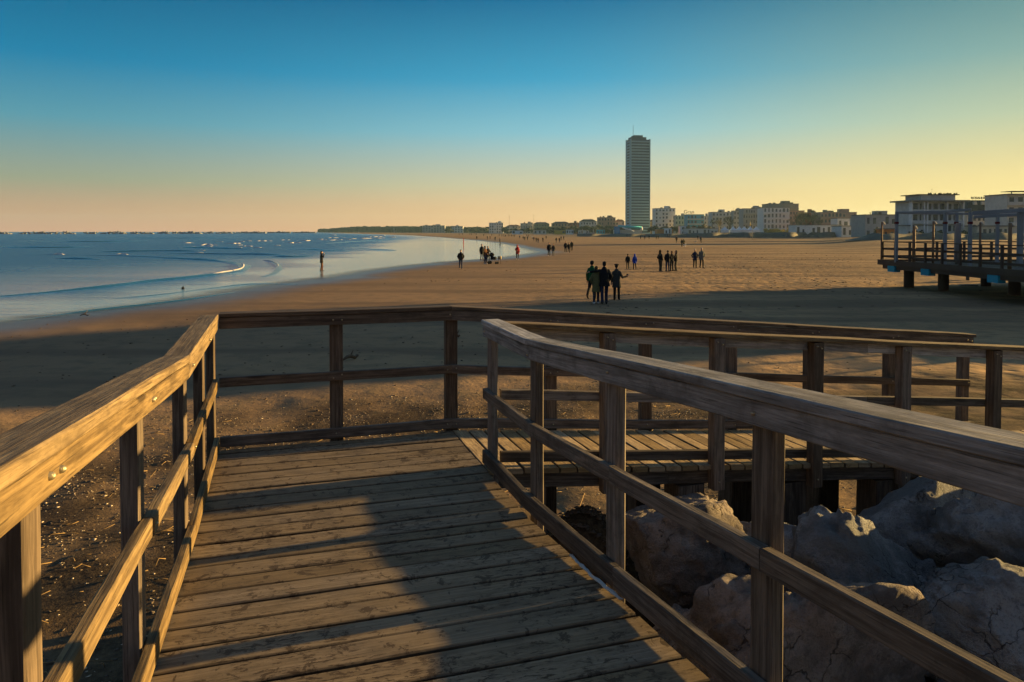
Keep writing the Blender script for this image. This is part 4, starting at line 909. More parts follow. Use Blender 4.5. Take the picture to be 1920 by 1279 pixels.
beam(pg2, atY(1822, 400, 37.2), atY(1990, 390, 35.5), .14, .2, M['b_pergola']); beam(pg2, atY(1826, 407, 39), atY(1990, 398, 38), .12, .16, M['b_pergola'])
for px, Y, py, r_, mt, lb in ((1653.5, 43.2, 416, .055, 'b_pole', 'thin brown mast at the seaward corner of the pier'), (1714, 42.0, 424, .09, 'b_pole', 'thick brown mast with a forked foot beside the pier corner'), (1750, 40.5, 415, .06, 'b_pole', 'sunlit thin mast in the middle of the pier railing'),
                              (1797, 39.0, 418, .14, 'b_polegrey', 'thickest grey round pole behind the pier railing'), (1838, 36.5, 417, .055, 'b_pole', 'thin mast with a glinting top beside the blue pergola'), (1894, 34.0, 418, .085, 'b_pole', 'brown mast near the picture edge on the pier')):
    x, y = pole_at(px, Y); e = empty('mast', (x, y, PZ), 0, lb, 'mast', 'masts on the pier'); zt_ = atY(px, py, Y).z
    mb = MB(); mb.tube([(x, y, PZ), (x, y, (PZ + zt_) / 2), (x, y, zt_)], [r_ * 1.05, r_, r_ * .85], 12); mb.build('shaft', M[mt], e)
    mb = MB(); mb.cap((x + .05, y, zt_ - .02), (x + .16, y, zt_ - .14), .055, .04); mb.build('lamp_head', M['b_lampglass'], e)
# low seat and board lying under the pier
mb = MB(); q = at(1815, 537); mb.box(q.x - .5, q.x + .5, q.y - .12, q.y + .12, .02, .10); tag(mb.build('plank', M['b_metal']), 'grey plank lying on the sand under the pier', 'plank')
e = empty('bench', at(1840, 527), R(-15), 'small dark slatted bench on the sand behind the pier piles', 'bench')
mb = MB(); [mb.box(-.9, .9, -.2 + .14 * i, -.09 + .14 * i, .42, .46) for i in range(3)]; mb.build('seat', M['twig'], e, (0, 0, 0))
mb = MB(); [mb.box(-.9, .9, .26, .29, .55 + .14 * i, .65 + .14 * i) for i in range(2)]; mb.build('backrest', M['twig'], e, (0, 0, 0))
for x in (-.8, .75): mb = MB(); mb.box(x, x + .06, -.2, .3, 0, .418); mb.build('leg', M['twig'], e, (0, 0, 0))

# unseen pavilion past the picture edge, shaped to cast the shadow across the sand
shade_pav = empty('pavilion', (44, 42, 0), 0, 'unseen beach pavilion beyond the pier, shaped to shade the sand', 'pavilion')
SH_, PR_ = V3((math.sin(R(SUN_AZ)), math.cos(R(SUN_AZ)), 0)), V3((-math.cos(R(SUN_AZ)), math.sin(R(SUN_AZ)), 0))
shade_pav.location = SH_ * 58 + PR_ * 21; shade_pav.rotation_euler = (0, 0, math.atan2(SH_.y, SH_.x))
def pbox(nm, mat, s0, s1, t0, t1, z0, z1):
    mb = MB(); mb.box(s0 - 58, s1 - 58, t0 - 21, t1 - 21, z0, z1); return mb.build(nm, M[mat], shade_pav, (0, 0, 0))
prof = [(15.2, 0), (32.3, 0), (32.3, 3.0), (29.8, 4.85), (27.4, 6.65), (25.0, 7.6), (15.2, 7.6)]
def prism(nm, mat, pr, s0, s1):
    n = len(pr); mb = MB(); mb.add([(s0 - 58, t - 21, z) for t, z in pr] + [(s1 - 58, t - 21, z) for t, z in pr], [tuple(range(n - 1, -1, -1)), tuple(range(n, 2 * n))] + [(i, (i + 1) % n, (i + 1) % n + n, i + n) for i in range(n)]); return mb.build(nm, M[mat], shade_pav, (0, 0, 0))
prism('wall', 'b_pale', prof, 54, 63)
tp = prof[2:]; prism('roof', 'b_slate', [(t, z + .004) for t, z in tp] + [(t, z + .2) for t, z in reversed(tp)], 53.8, 63.2)
pbox('annex', 'b_pale', 54.5, 63.2, 11.9, 15.19, .0, 4.4)  # low block added to widen the shadow on the sand
for i in range(5): pbox('window', 'b_glass', 53.96, 54.02, 15.8 + 2.4 * i, 17.4 + 2.4 * i, 2.0, 3.4); pbox('window', 'b_glass', 53.96, 54.02, 15.8 + 2.4 * i, 17.4 + 2.4 * i, 5.0, 6.4)

# ------------------------------------------------------------------ low sand bank in front of the town
def bank(pts, h, name, depth=9):
    mb = MB(); n = len(pts); vs = []; fs = []; m = 5
    for i, (px, py, top) in enumerate(pts):
        q = at(px, py, 0); zt2 = atY(px, top, q.y + depth * .5).z
        for a, b in ((0, -.05), (.3, .62), (.5, 1), (.75, .8), (1.3, -.02)):
            vs.append((q.x * (1 + a * depth / q.y), q.y + a * depth, b * max(.3, zt2 + .25 * noise.noise(V3((px * .21, a * 3, 0))))))
    for i in range(n - 1):
        for k2 in range(m - 1): fs.append((i * m + k2, (i + 1) * m + k2, (i + 1) * m + k2 + 1, i * m + k2 + 1))
    mb.add(vs, fs, None, .5, 0, True); return tag(mb.build(name, M['b_sandbank']), kind='structure')
bank([(1082 + 12 * i, 443.4 + 2.6 * min(1, i / 22) + .3 * math.sin(i), 438.2 - 2.6 * min(1, max(0, (i - 14) / 14)) + .4 * math.sin(i * 1.7)) for i in range(60)] + [(1800, 446, 436), (1960, 447, 436)], 2, 'sand_bank')
bank([(1420 + 16 * i, 445.8 + .2 * math.sin(i * 2), 440.6 + .5 * math.sin(i * 1.3) + 5 * max(0, 1 - i / 5)) for i in range(30)] + [(1960, 447, 440)], 2, 'sand_bank', 6)

mb = MB(); vs = []; fs = []
for i in range(60):
    px = 1585 + 12 * i; Yb = 186 + 3 * math.sin(i * .7); e_ = min(1, i / 5)
    for dy, z_ in ((0, .95), (2.0, 1.9), (4.5, 2.75 + .25 * math.sin(i * 1.9) + .2 * math.sin(i * .6)), (8, 2.5), (16, 1.0)): vs.append(((px - CX) / FPX * (Yb + dy), Yb + dy, .8 + (z_ - .8) * e_))
for i in range(59):
    for k2 in range(4): fs.append((i * 5 + k2, (i + 1) * 5 + k2, (i + 1) * 5 + k2 + 1, i * 5 + k2 + 1))
mb.add(vs, fs, None, .5, 0, True); tag(mb.build('sand_bank', M['b_sandbank']), kind='structure')

# ------------------------------------------------------------------ town
def X_of(px, Y): return atY(px, 434, Y).x
def Z_of(py, Y): return atY(960, py, Y).z
WCACHE = {}
def window_mesh(w, h, kind='plain'):
    key = (round(w, 2), round(h, 2), kind)
    if key not in WCACHE:
        mb = MB(); 
        if kind == 'arch':
            n = 8; pts = [(-w / 2, 0), (w / 2, 0)] + [(w / 2 * math.cos(math.pi * i / n), h - w / 2 + w / 2 * math.sin(math.pi * i / n)) for i in range(n + 1)]
            vs = [(x, -.06, z) for x, z in pts] + [(x, .05, z) for x, z in pts]; m = len(pts)
            mb.add(vs, [tuple(range(m)), tuple(range(2 * m - 1, m - 1, -1))] + [(i, i + m, (i + 1) % m + m, (i + 1) % m) for i in range(m)])
        else: mb.box(-w / 2, w / 2, -.06, .05, 0, h)
        WCACHE[key] = mb.mesh('window'); WCACHE[key].materials.append(M['b_glass'])
    return WCACHE[key]
def building(px0, px1, ptop, Y, label, wall='b_cream', name='apartment_building', floors=3, cols=4, roof='flat', roofmat='b_roof', balcony=None, depth=None, rz=0.0, extra=True, arch=False, group='town buildings behind the beach', cat='building', win=True, seed=0):
    x0, x1 = X_of(px0, Y), X_of(px1, Y); H = Z_of(ptop, Y); w = x1 - x0; d = depth or max(8, min(w * .7, 18)); rn = random.Random(int(px0 * 7) + seed)
    rfh = {'hip': .16, 'mansard': .30}.get(roof, 0) * H; hw = H - rfh
    e = empty(name, ((x0 + x1) / 2, Y, 0), rz, label, cat, group)
    mb = MB(); mb.box(-w / 2, w / 2, 0, d, -.3, hw); mb.build('wall', M[wall], e, (0, 0, 0))
    if roof == 'flat':
        mb = MB(); mb.box(-w / 2 - .25, w / 2 + .25, -.25, d + .25, hw + .003, hw + .35); r_ = mb.build('roof', M['b_concrete'], e, (0, 0, 0))
        if extra:
            mb = MB(); c0 = rn.uniform(-.25, .15) * w; mb.box(c0, c0 + w * .24, d * .25, d * .6, hw + .352, hw + .352 + min(2.6, H * .16)); mb.build('roof_hut', M[wall], r_, (0, 0, 0))
            mb = MB(); a_ = rn.uniform(-.4, .4) * w; mb.tube([(a_, d * .4, hw + .3), (a_, d * .4, hw + .3 + rn.uniform(1.5, 3.2))], .06, 4); mb.tube([(a_ - .7, d * .4, hw + 1.9), (a_ + .7, d * .4, hw + 1.9)], .04, 4); mb.build('antenna', M['b_dark'], r_, (0, 0, 0))
    elif roof == 'hip':
        o_ = .5; mb = MB(); vs = [(-w / 2 - o_, -o_, hw), (w / 2 + o_, -o_, hw), (w / 2 + o_, d + o_, hw), (-w / 2 - o_, d + o_, hw), (-w * .28, d / 2, H), (w * .28, d / 2, H)]
        mb.add(vs, [(0, 1, 5, 4), (1, 2, 5), (2, 3, 4, 5), (3, 0, 4), (3, 2, 1, 0)]); r_ = mb.build('roof', M[roofmat], e, (0, 0, 0))
        mb = MB(); c0 = rn.uniform(-.2, .2) * w; mb.box(c0, c0 + .7, d * .45, d * .55, H - .8, H + .9); mb.build('chimney', M['b_brick'], r_, (0, 0, 0))
    elif roof == 'mansard':
        mb = MB(); vs = [(-w / 2 - .3, -.3, hw), (w / 2 + .3, -.3, hw), (w / 2 + .3, d + .3, hw), (-w / 2 - .3, d + .3, hw), (-w * .42, d * .22, H), (w * .42, d * .22, H), (w * .42, d * .8, H), (-w * .42, d * .8, H)]
        mb.add(vs, [(0, 1, 5, 4), (1, 2, 6, 5), (2, 3, 7, 6), (3, 0, 4, 7), (4, 5, 6, 7), (3, 2, 1, 0)]); mb.build('roof', M[roofmat], e, (0, 0, 0))
    fh = hw / floors
    if balcony is None and floors >= 4 and rn.random() < .7: balcony = wall
    if extra and roof == 'flat':
        for q_ in range(rn.randint(2, 5)):
            a_ = rn.uniform(-.46, .40) * w; mb = MB(); mb.box(a_, a_ + rn.uniform(.04, .12) * w, d * .1, d * .3, hw + .36, hw + .36 + rn.uniform(.6, 1.8)); mb.build('roof_box', M[rn.choice(['b_concrete', wall, 'b_slate'])], e, (0, 0, 0))
    if win:
        for f in range(floors):
            for c in range(cols):
                if rn.random() < .12: continue
                ww, wh = w / cols * rn.choice((.36, .46, .46, .62)), fh * rn.choice((.42, .52, .60)); kind = 'arch' if arch and f == floors - 1 else 'plain'
                o = bpy.data.objects.new('window', window_mesh(ww, wh * (1.15 if arch else 1), kind)); C.objects.link(o); o.parent = e; o.location = ((c + .5) * w / cols - w / 2, 0, f * fh + fh * .26)
    if balcony:
        for f in range(1, floors):
            mb = MB(); mb.box(-w / 2 + .2, w / 2 - .2, -1.2, -.07, f * fh - .10, f * fh + .08); mb.box(-w / 2 + .2, w / 2 - .2, -1.2, -1.12, f * fh + .08, f * fh + .95); mb.build('balcony', M[balcony], e, (0, 0, 0))
    return e
# hazy end of the coast, then nearer rows; pixel extents measured in the photograph
B = building
B(792, 834, 423, 1700, 'long hazy block with a stepped roof at the far end of the bay', 'b_grey', floors=4, cols=8)
B(847, 868, 424.5, 1600, 'small hazy square block between trees at the far end of the bay', 'b_pale', floors=3, cols=4)
B(700, 718, 428, 2200, 'faint low block farthest along the hazy coast', 'b_grey', floors=3, cols=4, extra=False); B(738, 770, 427.5, 2000, 'faint wide block on the hazy coast above the foam', 'b_grey', floors=3, cols=6, extra=False)
B(917, 944, 418, 1250, 'pale hotel with a flat overhanging roof among distant trees', 'b_white', 'hotel', floors=4, cols=6, balcony='b_white')
B(950, 976, 421.5, 1200, 'low cream house row with a long tiled roof', 'b_cream', 'house', 3, 5, 'hip')
B(976, 999, 419, 1180, 'cream block with two rooftop boxes and a mast', 'b_cream', floors=4, cols=5)
B(1000, 1030, 416.5, 1150, 'green-walled villa with a broad domed roof', 'b_green', 'house', 3, 6, 'hip', 'b_slate')
B(1035, 1069, 415.5, 1100, 'grey house with a peaked roof and ochre gable', 'b_ochre', 'house', 3, 6, 'hip', 'b_slate')
B(1069, 1088, 418, 1080, 'brick red low building next to the peaked grey house', 'b_brick', floors=3, cols=4)
B(1088, 1119, 411, 1050, 'wide gabled house with a thin chimney left of the tower', 'b_pale', 'house', 3, 6, 'hip', 'b_slate')
B(1122, 1154, 408, 1000, 'ochre block with rooftop boxes directly left of the tower', 'b_pink', floors=4, cols=6)
B(1154, 1171, 411.5, 1010, 'low tiled house tucked against the foot of the tower', 'b_cream', 'house', 3, 3, 'hip')
B(1216, 1230, 412, 930, 'small house with an orange roof between the tower and the white block', 'b_ochre', 'house', 3, 3, 'hip')
B(1228, 1266, 391, 850, 'tall white rounded block right of the tower', 'b_white', floors=7, cols=6, balcony=None)
B(1266, 1288, 405, 830, 'cream block between the white block and the blue hotel', 'b_cream', floors=4, cols=4)
bl = B(1288, 1320, 402.5, 800, 'blue and turquoise hotel with banded balconies and a roof sign', 'b_blue', 'hotel', 4, 5, balcony='b_pale', extra=False)
B(1320, 1336, 405.5, 800, 'narrow pale block beside the blue hotel', 'b_pale', floors=4, cols=3)
B(1335, 1374, 398, 760, 'pale block with a hut on its roof behind the palm', 'b_pale', floors=5, cols=6)
B(1375, 1393, 395.5, 730, 'narrow grey block with an open frame on its roof', 'b_grey', floors=5, cols=3)
B(1393, 1430, 391.5, 700, 'grey block with tall window strips and a square roof hut', 'b_grey', floors=5, cols=8)
w_ = B(1431, 1480, 390, 640, 'white hotel with rows of arched windows', 'b_white', 'hotel', 5, 7, arch=True, extra=False)
B(1441, 1497, 382.5, 655, 'dark set-back attic storey rising behind the arched white hotel', 'b_concrete', 'penthouse', 6, 8, win=False)
B(1480, 1508, 395.5, 640, 'reddish side wing of the arched white hotel', 'b_pink', floors=5, cols=5, extra=False)
B(1507, 1532, 399, 600, 'brick block behind bare trees', 'b_brick', floors=4, cols=4)
B(1538, 1606, 398.5, 580, 'long grey and brick block with a rounded roof end', 'b_pink', floors=4, cols=10)
B(1570, 1612, 410, 420, 'flat roofed white pavilion with dark doorways', 'b_white', 'pavilion', 2, 4, extra=False)
B(1608, 1655, 409, 400, 'low blue-grey beach hall below bare twigs', 'b_pale', 'beach_hall', 2, 5, extra=False)
B(1622, 1704, 403.5, 330, 'low terrace building with a planted roof left of the tall hotel', 'b_grey', 'beach_hall', 2, 7)
B(1492, 1578, 422.5, 380, 'long low white beach pavilion', 'b_white', 'pavilion', 1, 9, extra=False, depth=10)
B(1578, 1640, 424.5, 360, 'low white beach hall with a red patch beside the pavilion', 'b_white', 'beach_hall', 1, 6, extra=False)
B(1290, 1346, 429, 620, 'low grey beach wall of huts in front of dark shrubs', 'b_pale', 'beach_hut', 1, 8, extra=False)
B(1232, 1262, 430, 640, 'white and orange beach hut in front of the rounded white block', 'b_orange', 'beach_hut', 1, 3, extra=False)
B(1246, 1259, 428, 638, 'small white hut roofed flat, standing before the orange hut', 'b_tent', 'beach_hut', 1, 2, extra=False)
B(1276, 1286, 424, 640, 'small white watch hut raised above the beach huts', 'b_tent', 'beach_hut', 2, 1, extra=False)
B(1297, 1309, 426.5, 640, 'orange kiosk beside bare shrubs', 'b_orange', 'kiosk', 1, 2, 'hip', 'b_ochre')
for i, (a, b, t, mt) in enumerate(((1062, 1075, 431, 'b_tent'), (1040, 1060, 432, 'b_yellow'), (1000, 1024, 432, 'b_pale'), (960, 980, 432.5, 'b_tent'), (1085, 1098, 432, 'b_pale'), (1120, 1134, 431, 'b_turq'))):
    B(a, b, t, 800, ['round white tent left of the yellow hut', 'yellow striped beach hut', 'grey beach hut left of the yellow hut', 'small white beach hut below the green villa', 'pale low beach hut near the brick building', 'turquoise beach hut at the edge of the water park'][i], mt, 'beach_hut', 1, 3, extra=False)
# roof sign letters
def letters(text, parent, loc, size, mat):
    cu = bpy.data.curves.new('sign_letters', 'FONT'); cu.body = text; cu.size = size; cu.extrude = .12; cu.align_x = 'CENTER'; cu.materials.append(mat)
    to = bpy.data.objects.new('t', cu); C.objects.link(to); dg = bpy.context.evaluated_depsgraph_get(); dg.update(); me = bpy.data.meshes.new_from_object(to.evaluated_get(dg)); bpy.data.objects.remove(to)
    o = bpy.data.objects.new('sign_letters', me); C.objects.link(o); o.parent = parent; o.location = loc; o.rotation_euler = (R(90), 0, 0); return o
H_ = Z_of(402.5, 800); letters('Gran', bl, (-7, .8, H_ + 1.2), 5.6, M['b_dark'])
mb = MB(); [mb.tube([(x, .9, H_ + .3), (x, .9, H_ + 1.5)], .12, 4) for x in (-10, -7, -4)]; mb.build('sign_frame', M['b_dark'], bl, (0, 0, 0))
# the tower
TY = 900; tw = empty('tower', (X_of(1195.5, TY), TY, 0), R(12), 'slender grey skyscraper with banded balconies standing above the beach', 'tower')
TH = Z_of(263, TY); w2, dp = 12.6, 17.0; nfl = 33; fh = TH / nfl
mb = MB(); mb.box(-w2 + .3, w2 - .3, -dp / 2 + 1.3, dp / 2, 0, TH); mb.build('core', M['b_towerdark'], tw, (0, 0, 0))
mb = MB(); mb.box(-w2 - .1, -w2 + 1.1, -dp / 2, -dp / 2 + 3.6, 0, TH + .6); mb.build('corner_pier', M['b_tower'], tw, (0, 0, 0))
mb = MB(); mb.box(w2 - .8, w2 + .1, -dp / 2, dp / 2, 0, TH + .6); mb.build('corner_pier', M['b_tower'], tw, (0, 0, 0))
mb = MB(); mb.box(-w2 - .1, -w2 + .6, dp / 2 - 4.2, dp / 2 + .05, 0, TH + .6); mb.build('corner_pier', M['b_tower'], tw, (0, 0, 0))
bm_ = MB(); bm_.box(-w2 + 1.12, w2 - .82, -dp / 2, -dp / 2 + 1.6, 0, fh * .50); bme = bm_.mesh('balcony'); bme.materials.append(M['b_tower'])
sm_ = MB(); sm_.box(-w2 - .02, -w2 + .5, -dp / 2 + 3.62, dp / 2 - 4.22, 0, fh * .42); sme = sm_.mesh('side_balcony'); sme.materials.append(M['b_tower'])
gm_ = MB(); [gm_.box(-w2 + .2, -w2 + .29, a, a + 3.2, 0, fh * .5) for a in (-dp / 2 + 4.2, -dp / 2 + 8.2)]; gme = gm_.mesh('window'); gme.materials.append(M['b_glass'])
for f in range(nfl):
    for nm, me, dz in (('balcony', bme, 0), ('side_balcony', sme, 0), ('window', gme, fh * .45)):
        o = bpy.data.objects.new(nm, me); C.objects.link(o); o.parent = tw; o.location = (0, 0, f * fh + dz)
mb = MB(); mb.box(-w2 + 2.5, w2 - 4, -dp / 2 + 3, dp / 2 - 2, TH, TH + 3.2); cr = mb.build('crown', M['b_towerdark'], tw, (0, 0, 0))
mb = MB(); mb.box(-w2 + 6, w2 - 8.5, -dp / 2 + 4, dp / 2 - 3, TH + 3.2, TH + 5.4); mb.build('plant_room', M['b_towerdark'], cr, (0, 0, 0))
mb = MB(); mb.tube([(-w2 + 6.3, 0, TH + 2), (-w2 + 6.3, 0, TH + 18)], .22, 5); mb.build('mast', M['b_dark'], cr, (0, 0, 0))
for x in (-w2 + 9, -w2 + 14, w2 - 6): mb = MB(); mb.tube([(x, 1, TH + 3), (x, 1, TH + 7)], .15, 4); mb.build('antenna', M['b_dark'], cr, (0, 0, 0))
# big right-hand hotel
HY = 205; x0, x1 = X_of(1707, HY), X_of(1811, HY); xm = (x0 + x1) / 2; hw_ = (x1 - x0) / 2
ho = empty('hotel', (xm, HY, 0), R(4), 'grey flat-roofed hotel with deep overhanging slabs and a planted roof terrace', 'hotel')
zr_ = Z_of(378, HY); zp = Z_of(365.5, HY); D_ = 9
mb = MB(); mb.box(-hw_ + .7, hw_ - .7, 1.3, D_, 0, zr_); mb.build('wall', M['b_pale'], ho, (0, 0, 0))
mb = MB(); mb.box(-hw_ - .6, hw_ + .8, -.8, D_ + .6, zr_ + .003, zr_ + .42); mb.build('roof_slab', M['b_concrete'], ho, (0, 0, 0))
ph = MB(); ph.box(-hw_ * .60, hw_ * .70, .8, D_ - 1, zr_ + .423, zp); pho = ph.build('penthouse', M['b_pale'], ho, (0, 0, 0))
mb = MB(); mb.box(-hw_ * .74, hw_ * .82, .3, D_ - .4, zp + .003, zp + .22); mb.build('penthouse_roof', M['b_slate'], pho, (0, 0, 0))
mb = MB(); rr = random.Random(6)
for i in range(46): a = rr.uniform(-.3, .8) * hw_; mb.ell((a, rr.uniform(.5, 1.6), zp + .25 + rr.uniform(0, .22)), (rr.uniform(.12, .3), .2, rr.uniform(.1, .28)), 6, 4)
mb.build('roof_plants', M['b_leaf'], pho, (0, 0, 0))
mb = MB(); mb.tube([(0, 3, zp), (0, 3, zp + 1.9)], .03, 4); mb.tube([(-.3, 3, zp + 1.7), (.3, 3, zp + 1.75)], .02, 4); mb.build('antenna', M['b_dark'], pho, (0, 0, 0))
for f in range(4):
    zf2 = zr_ - 3.05 * (f + 1)
    mb = MB(); mb.box(-hw_ + .2, hw_ - .2, 0, 1.29, zf2 - .10, zf2 + .12); mb.box(-hw_ + .25, hw_ - .25, 0, .08, zf2 + .12, zf2 + .85); mb.build('balcony', M['b_pale'], ho, (0, 0, 0))
    for i in range(7):
        a = -hw_ + 1.2 + i * (2 * hw_ - 2.4) / 6.6; mb = MB(); mb.box(a, a + 1.25, 1.22, 1.31, zf2 + .15, zf2 + 2.5); mb.build('window', M['b_glass'], ho, (0, 0, 0))
for t in (-.99, -.52, -.40, .35, .96): mb = MB(); a = t * hw_; mb.box(a - .16, a + .16, -.03, 1.28, 0, zr_); mb.build('fin', M['b_white'], ho, (0, 0, 0))
# dark mansard building with the roof sign
MY = 260; x0, x1 = X_of(1810, MY), X_of(1893, MY); w_m = x1 - x0
mn = empty('mansard_building', ((x0 + x1) / 2, MY, 0), 0, 'dark mansard-roofed building carrying a line of sign letters', 'building')
ze, zt_ = Z_of(398, MY), Z_of(375, MY)
mb = MB(); mb.box(-w_m / 2 + .5, w_m / 2 * .1, 0, 10, 0, ze); mb.build('wall', M['b_cream'], mn, (0, 0, 0))
mb = MB(); mb.box(w_m / 2 * .1 + .01, w_m / 2 * .72, -.2, 10, 0, ze - .02); mb.build('brick_wall', M['b_brick'], mn, (0, 0, 0))
mb = MB(); vs = [(-w_m / 2 - .4, -.5, ze), (w_m / 2, -.5, ze), (w_m / 2, 10.4, ze), (-w_m / 2 - .4, 10.4, ze), (-w_m / 2 + 2.4, 2.2, zt_), (w_m / 2 - .4, 2.2, zt_), (w_m / 2 - .4, 8, zt_), (-w_m / 2 + 2.4, 8, zt_)]
mb.add(vs, [(0, 1, 5, 4), (1, 2, 6, 5), (2, 3, 7, 6), (3, 0, 4, 7), (4, 5, 6, 7), (3, 2, 1, 0)]); mr = mb.build('roof', M['b_slate'], mn, (0, 0, 0))
for px in (1830, 1845, 1869.5, 1884):
    a = X_of(px, MY) - (x0 + x1) / 2; z0_ = Z_of(384, MY); mb = MB(); mb.add([(a - .62, .4, z0_), (a + .62, .4, z0_), (a + .3, .4, z0_ + 1.15), (a - .3, .4, z0_ + 1.15), (a - .62, 2.4, z0_), (a + .62, 2.4, z0_), (a + .3, 2.4, z0_ + 1.15), (a - .3, 2.4, z0_ + 1.15)], [(0, 1, 2, 3), (1, 5, 6, 2), (3, 2, 6, 7), (4, 0, 3, 7), (5, 4, 7, 6), (4, 5, 1, 0)]); mb.build('dormer', M['b_cream'], mr, (0, 0, 0))
a = X_of(1866, MY) - (x0 + x1) / 2; mb = MB(); mb.box(a - .35, a + .35, 3, 3.8, zt_ - .4, zt_ + 1.0); mb.tube([(a, 3.4, zt_ + .9), (a, 3.4, zt_ + 2.2)], .05, 4); mb.build('chimney', M['b_slate'], mr, (0, 0, 0))
a = X_of(1843, MY) - (x0 + x1) / 2; letters('ROSAULIO', mr, (a, 2.6, zt_ + .45), 1.16, M['b_dark'])
mb = MB(); [mb.tube([(a + d_, 2.62, zt_ - .1), (a + d_, 2.62, zt_ + .5)], .04, 4) for d_ in (-2.2, -1.1, 0, 1.1, 2.2)]; mb.build('sign_frame', M['b_dark'], mr, (0, 0, 0))
for f in (1, 2):
    for i in range(4): mb = MB(); c0 = -w_m / 2 + 1 + i * 1.7; mb.box(c0, c0 + .9, -.05, .05, ze - 3.0 * f, ze - 3.0 * f + 1.6); mb.build('window', M['b_glass'], mn, (0, 0, 0))
# hotel cut by the picture edge
EY = 215; x0 = X_of(1891, EY); eh = empty('hotel', (x0 + 7, EY, 0), 0, 'grey hotel with a rooftop canopy cut by the right picture edge', 'hotel'); zt_ = Z_of(365, EY)
mb = MB(); mb.box(-7, 7, .9, 11, 0, zt_); mb.build('wall', M['b_pale'], eh, (0, 0, 0))
mb = MB(); mb.box(-7.3, 7.3, -.3, 11.2, zt_ + .003, zt_ + .3); mb.build('roof_slab', M['b_concrete'], eh, (0, 0, 0))
mb = MB(); mb.box(-5.6, 6, 1, 6, zt_ + 1.0, zt_ + 1.14); mb.build('canopy', M['b_slate'], eh, (0, 0, 0))
for x in (-5, 5.2): mb = MB(); mb.box(x, x + .2, 2, 2.2, zt_ + .3, zt_ + 1.0); mb.build('canopy_post', M['b_slate'], eh, (0, 0, 0))
for f in range(4):
    z_ = zt_ - 3.0 * (f + 1); mb = MB(); mb.box(-7.1, 7.1, 0, .89, z_ - .1, z_ + .1); mb.box(-7.1, 7.1, 0, .08, z_ + .1, z_ + .9); mb.build('balcony', M['b_pale'], eh, (0, 0, 0))
    for i in range(5): mb = MB(); a = -6.3 + i * 2.6; mb.box(a, a + 1.3, .84, .93, z_ + .12, z_ + 2.3); mb.build('window', M['b_glass'], eh, (0, 0, 0))
# low beach restaurant behind the pier: white awnings, posts and an orange front
B(1700, 1770, 424, 205, 'long awning-covered beach bar glimpsed between the pier posts', 'b_pale', 'beach_bar', 1, 6, extra=False, depth=5)
B(1832, 1900, 425, 200, 'beach bar with orange and yellow doors behind the pier lamps', 'b_cream', 'beach_bar', 1, 7, extra=False, depth=5)
B(1866, 1900, 412, 230, 'small white kiosk roof beside the brick wall', 'b_white', 'kiosk', 2, 2, extra=False, depth=5)
B(1655, 1690, 430, 230, 'orange kiosk seen past the corner mast of the pier', 'b_orange', 'kiosk', 1, 3, extra=False, depth=4)

# tents with pointed tops, water-park slide, lamp posts
for i, (a, b, lb) in enumerate(((1355, 1367, 'smallest white peaked tent left of the flag pole'), (1371, 1394, 'white peaked tent in the middle of the row of three'), (1392, 1426, 'widest white peaked tent with a tall spike'))):
    Y = 470; x0, x1 = X_of(a, Y), X_of(b, Y); e = empty('tent', ((x0 + x1) / 2, Y, 0), 0, lb, 'tent', 'white peaked tents'); n = 1 if i == 0 else 2 if i == 1 else 3; w = (x1 - x0) / n
    zt_ = Z_of(424, Y)
    for j in range(n):
        cx_ = -(x1 - x0) / 2 + (j + .5) * w; h1 = zt_ * .62
        mb = MB(); ring = [(cx_ + sx_ * w * .5 * k2, sy_ * 2.6 * k2 + 2.6, z_) for k2, z_ in ((1, h1), (.55, h1 + (zt_ - h1) * .3), (.2, h1 + (zt_ - h1) * .7), (.05, zt_)) for sx_, sy_ in ((-1, -1), (1, -1), (1, 1), (-1, 1))]
        fs = [(4 * q_ + r2, 4 * q_ + (r2 + 1) % 4, 4 * q_ + 4 + (r2 + 1) % 4, 4 * q_ + 4 + r2) for q_ in range(3) for r2 in range(4)] + [(12, 13, 14, 15), (3, 2, 1, 0)]
        mb.add(ring, fs); mb.build('canopy', M['b_tent'], e, (0, 0, 0))
    mb = MB(); mb.box(-(x1 - x0) / 2 + .05, (x1 - x0) / 2 - .05, .1, 5, 0, zt_ * .62 - .02); mb.build('side_sheet', M['b_tent'], e, (0, 0, 0))
    if i == 2: mb = MB(); mb.tube([(0, 2.6, zt_), (0, 2.6, Z_of(415, Y))], [.35, .05], 6); mb.build('spike', M['b_yellow'], e, (0, 0, 0))
wp = empty('water_park', (X_of(1178, 690), 690, 0), 0, 'turquoise and blue water slide building at the foot of the tower', 'water park'); sc_ = 690 / FPX
mb = MB(); mb.box(-26 * sc_, 26 * sc_, 0, 8, 0, Z_of(431, 690)); mb.build('hall', M['b_pale'], wp, (0, 0, 0))
mb = MB(); mb.tube([(-20 * sc_, -2, Z_of(424.5, 690)), (0, -2, Z_of(425.5, 690)), (24 * sc_, -2, Z_of(427, 690))], 2.4 * sc_, 10); mb.build('slide_tube', M['b_turq'], wp, (0, 0, 0))
mb = MB(); mb.tube([(-12 * sc_, -3, Z_of(427, 690)), (2 * sc_, -3, Z_of(431, 690)), (10 * sc_, -3, Z_of(434.5, 690))], 1.2 * sc_, 8); mb.build('slide', M['b_tent'], wp, (0, 0, 0))
mb = MB(); mb.box(-27 * sc_, -17 * sc_, -4, -1, 0, Z_of(425, 690)); mb.build('slide_tower', M['b_tblue'], wp, (0, 0, 0))
mb = MB(); mb.cap((24 * sc_, -2, Z_of(430, 690)), (24 * sc_, -2, Z_of(426.5, 690)), 2.6 * sc_, 2 * sc_); mb.build('slide_end', M['b_tent'], wp, (0, 0, 0))
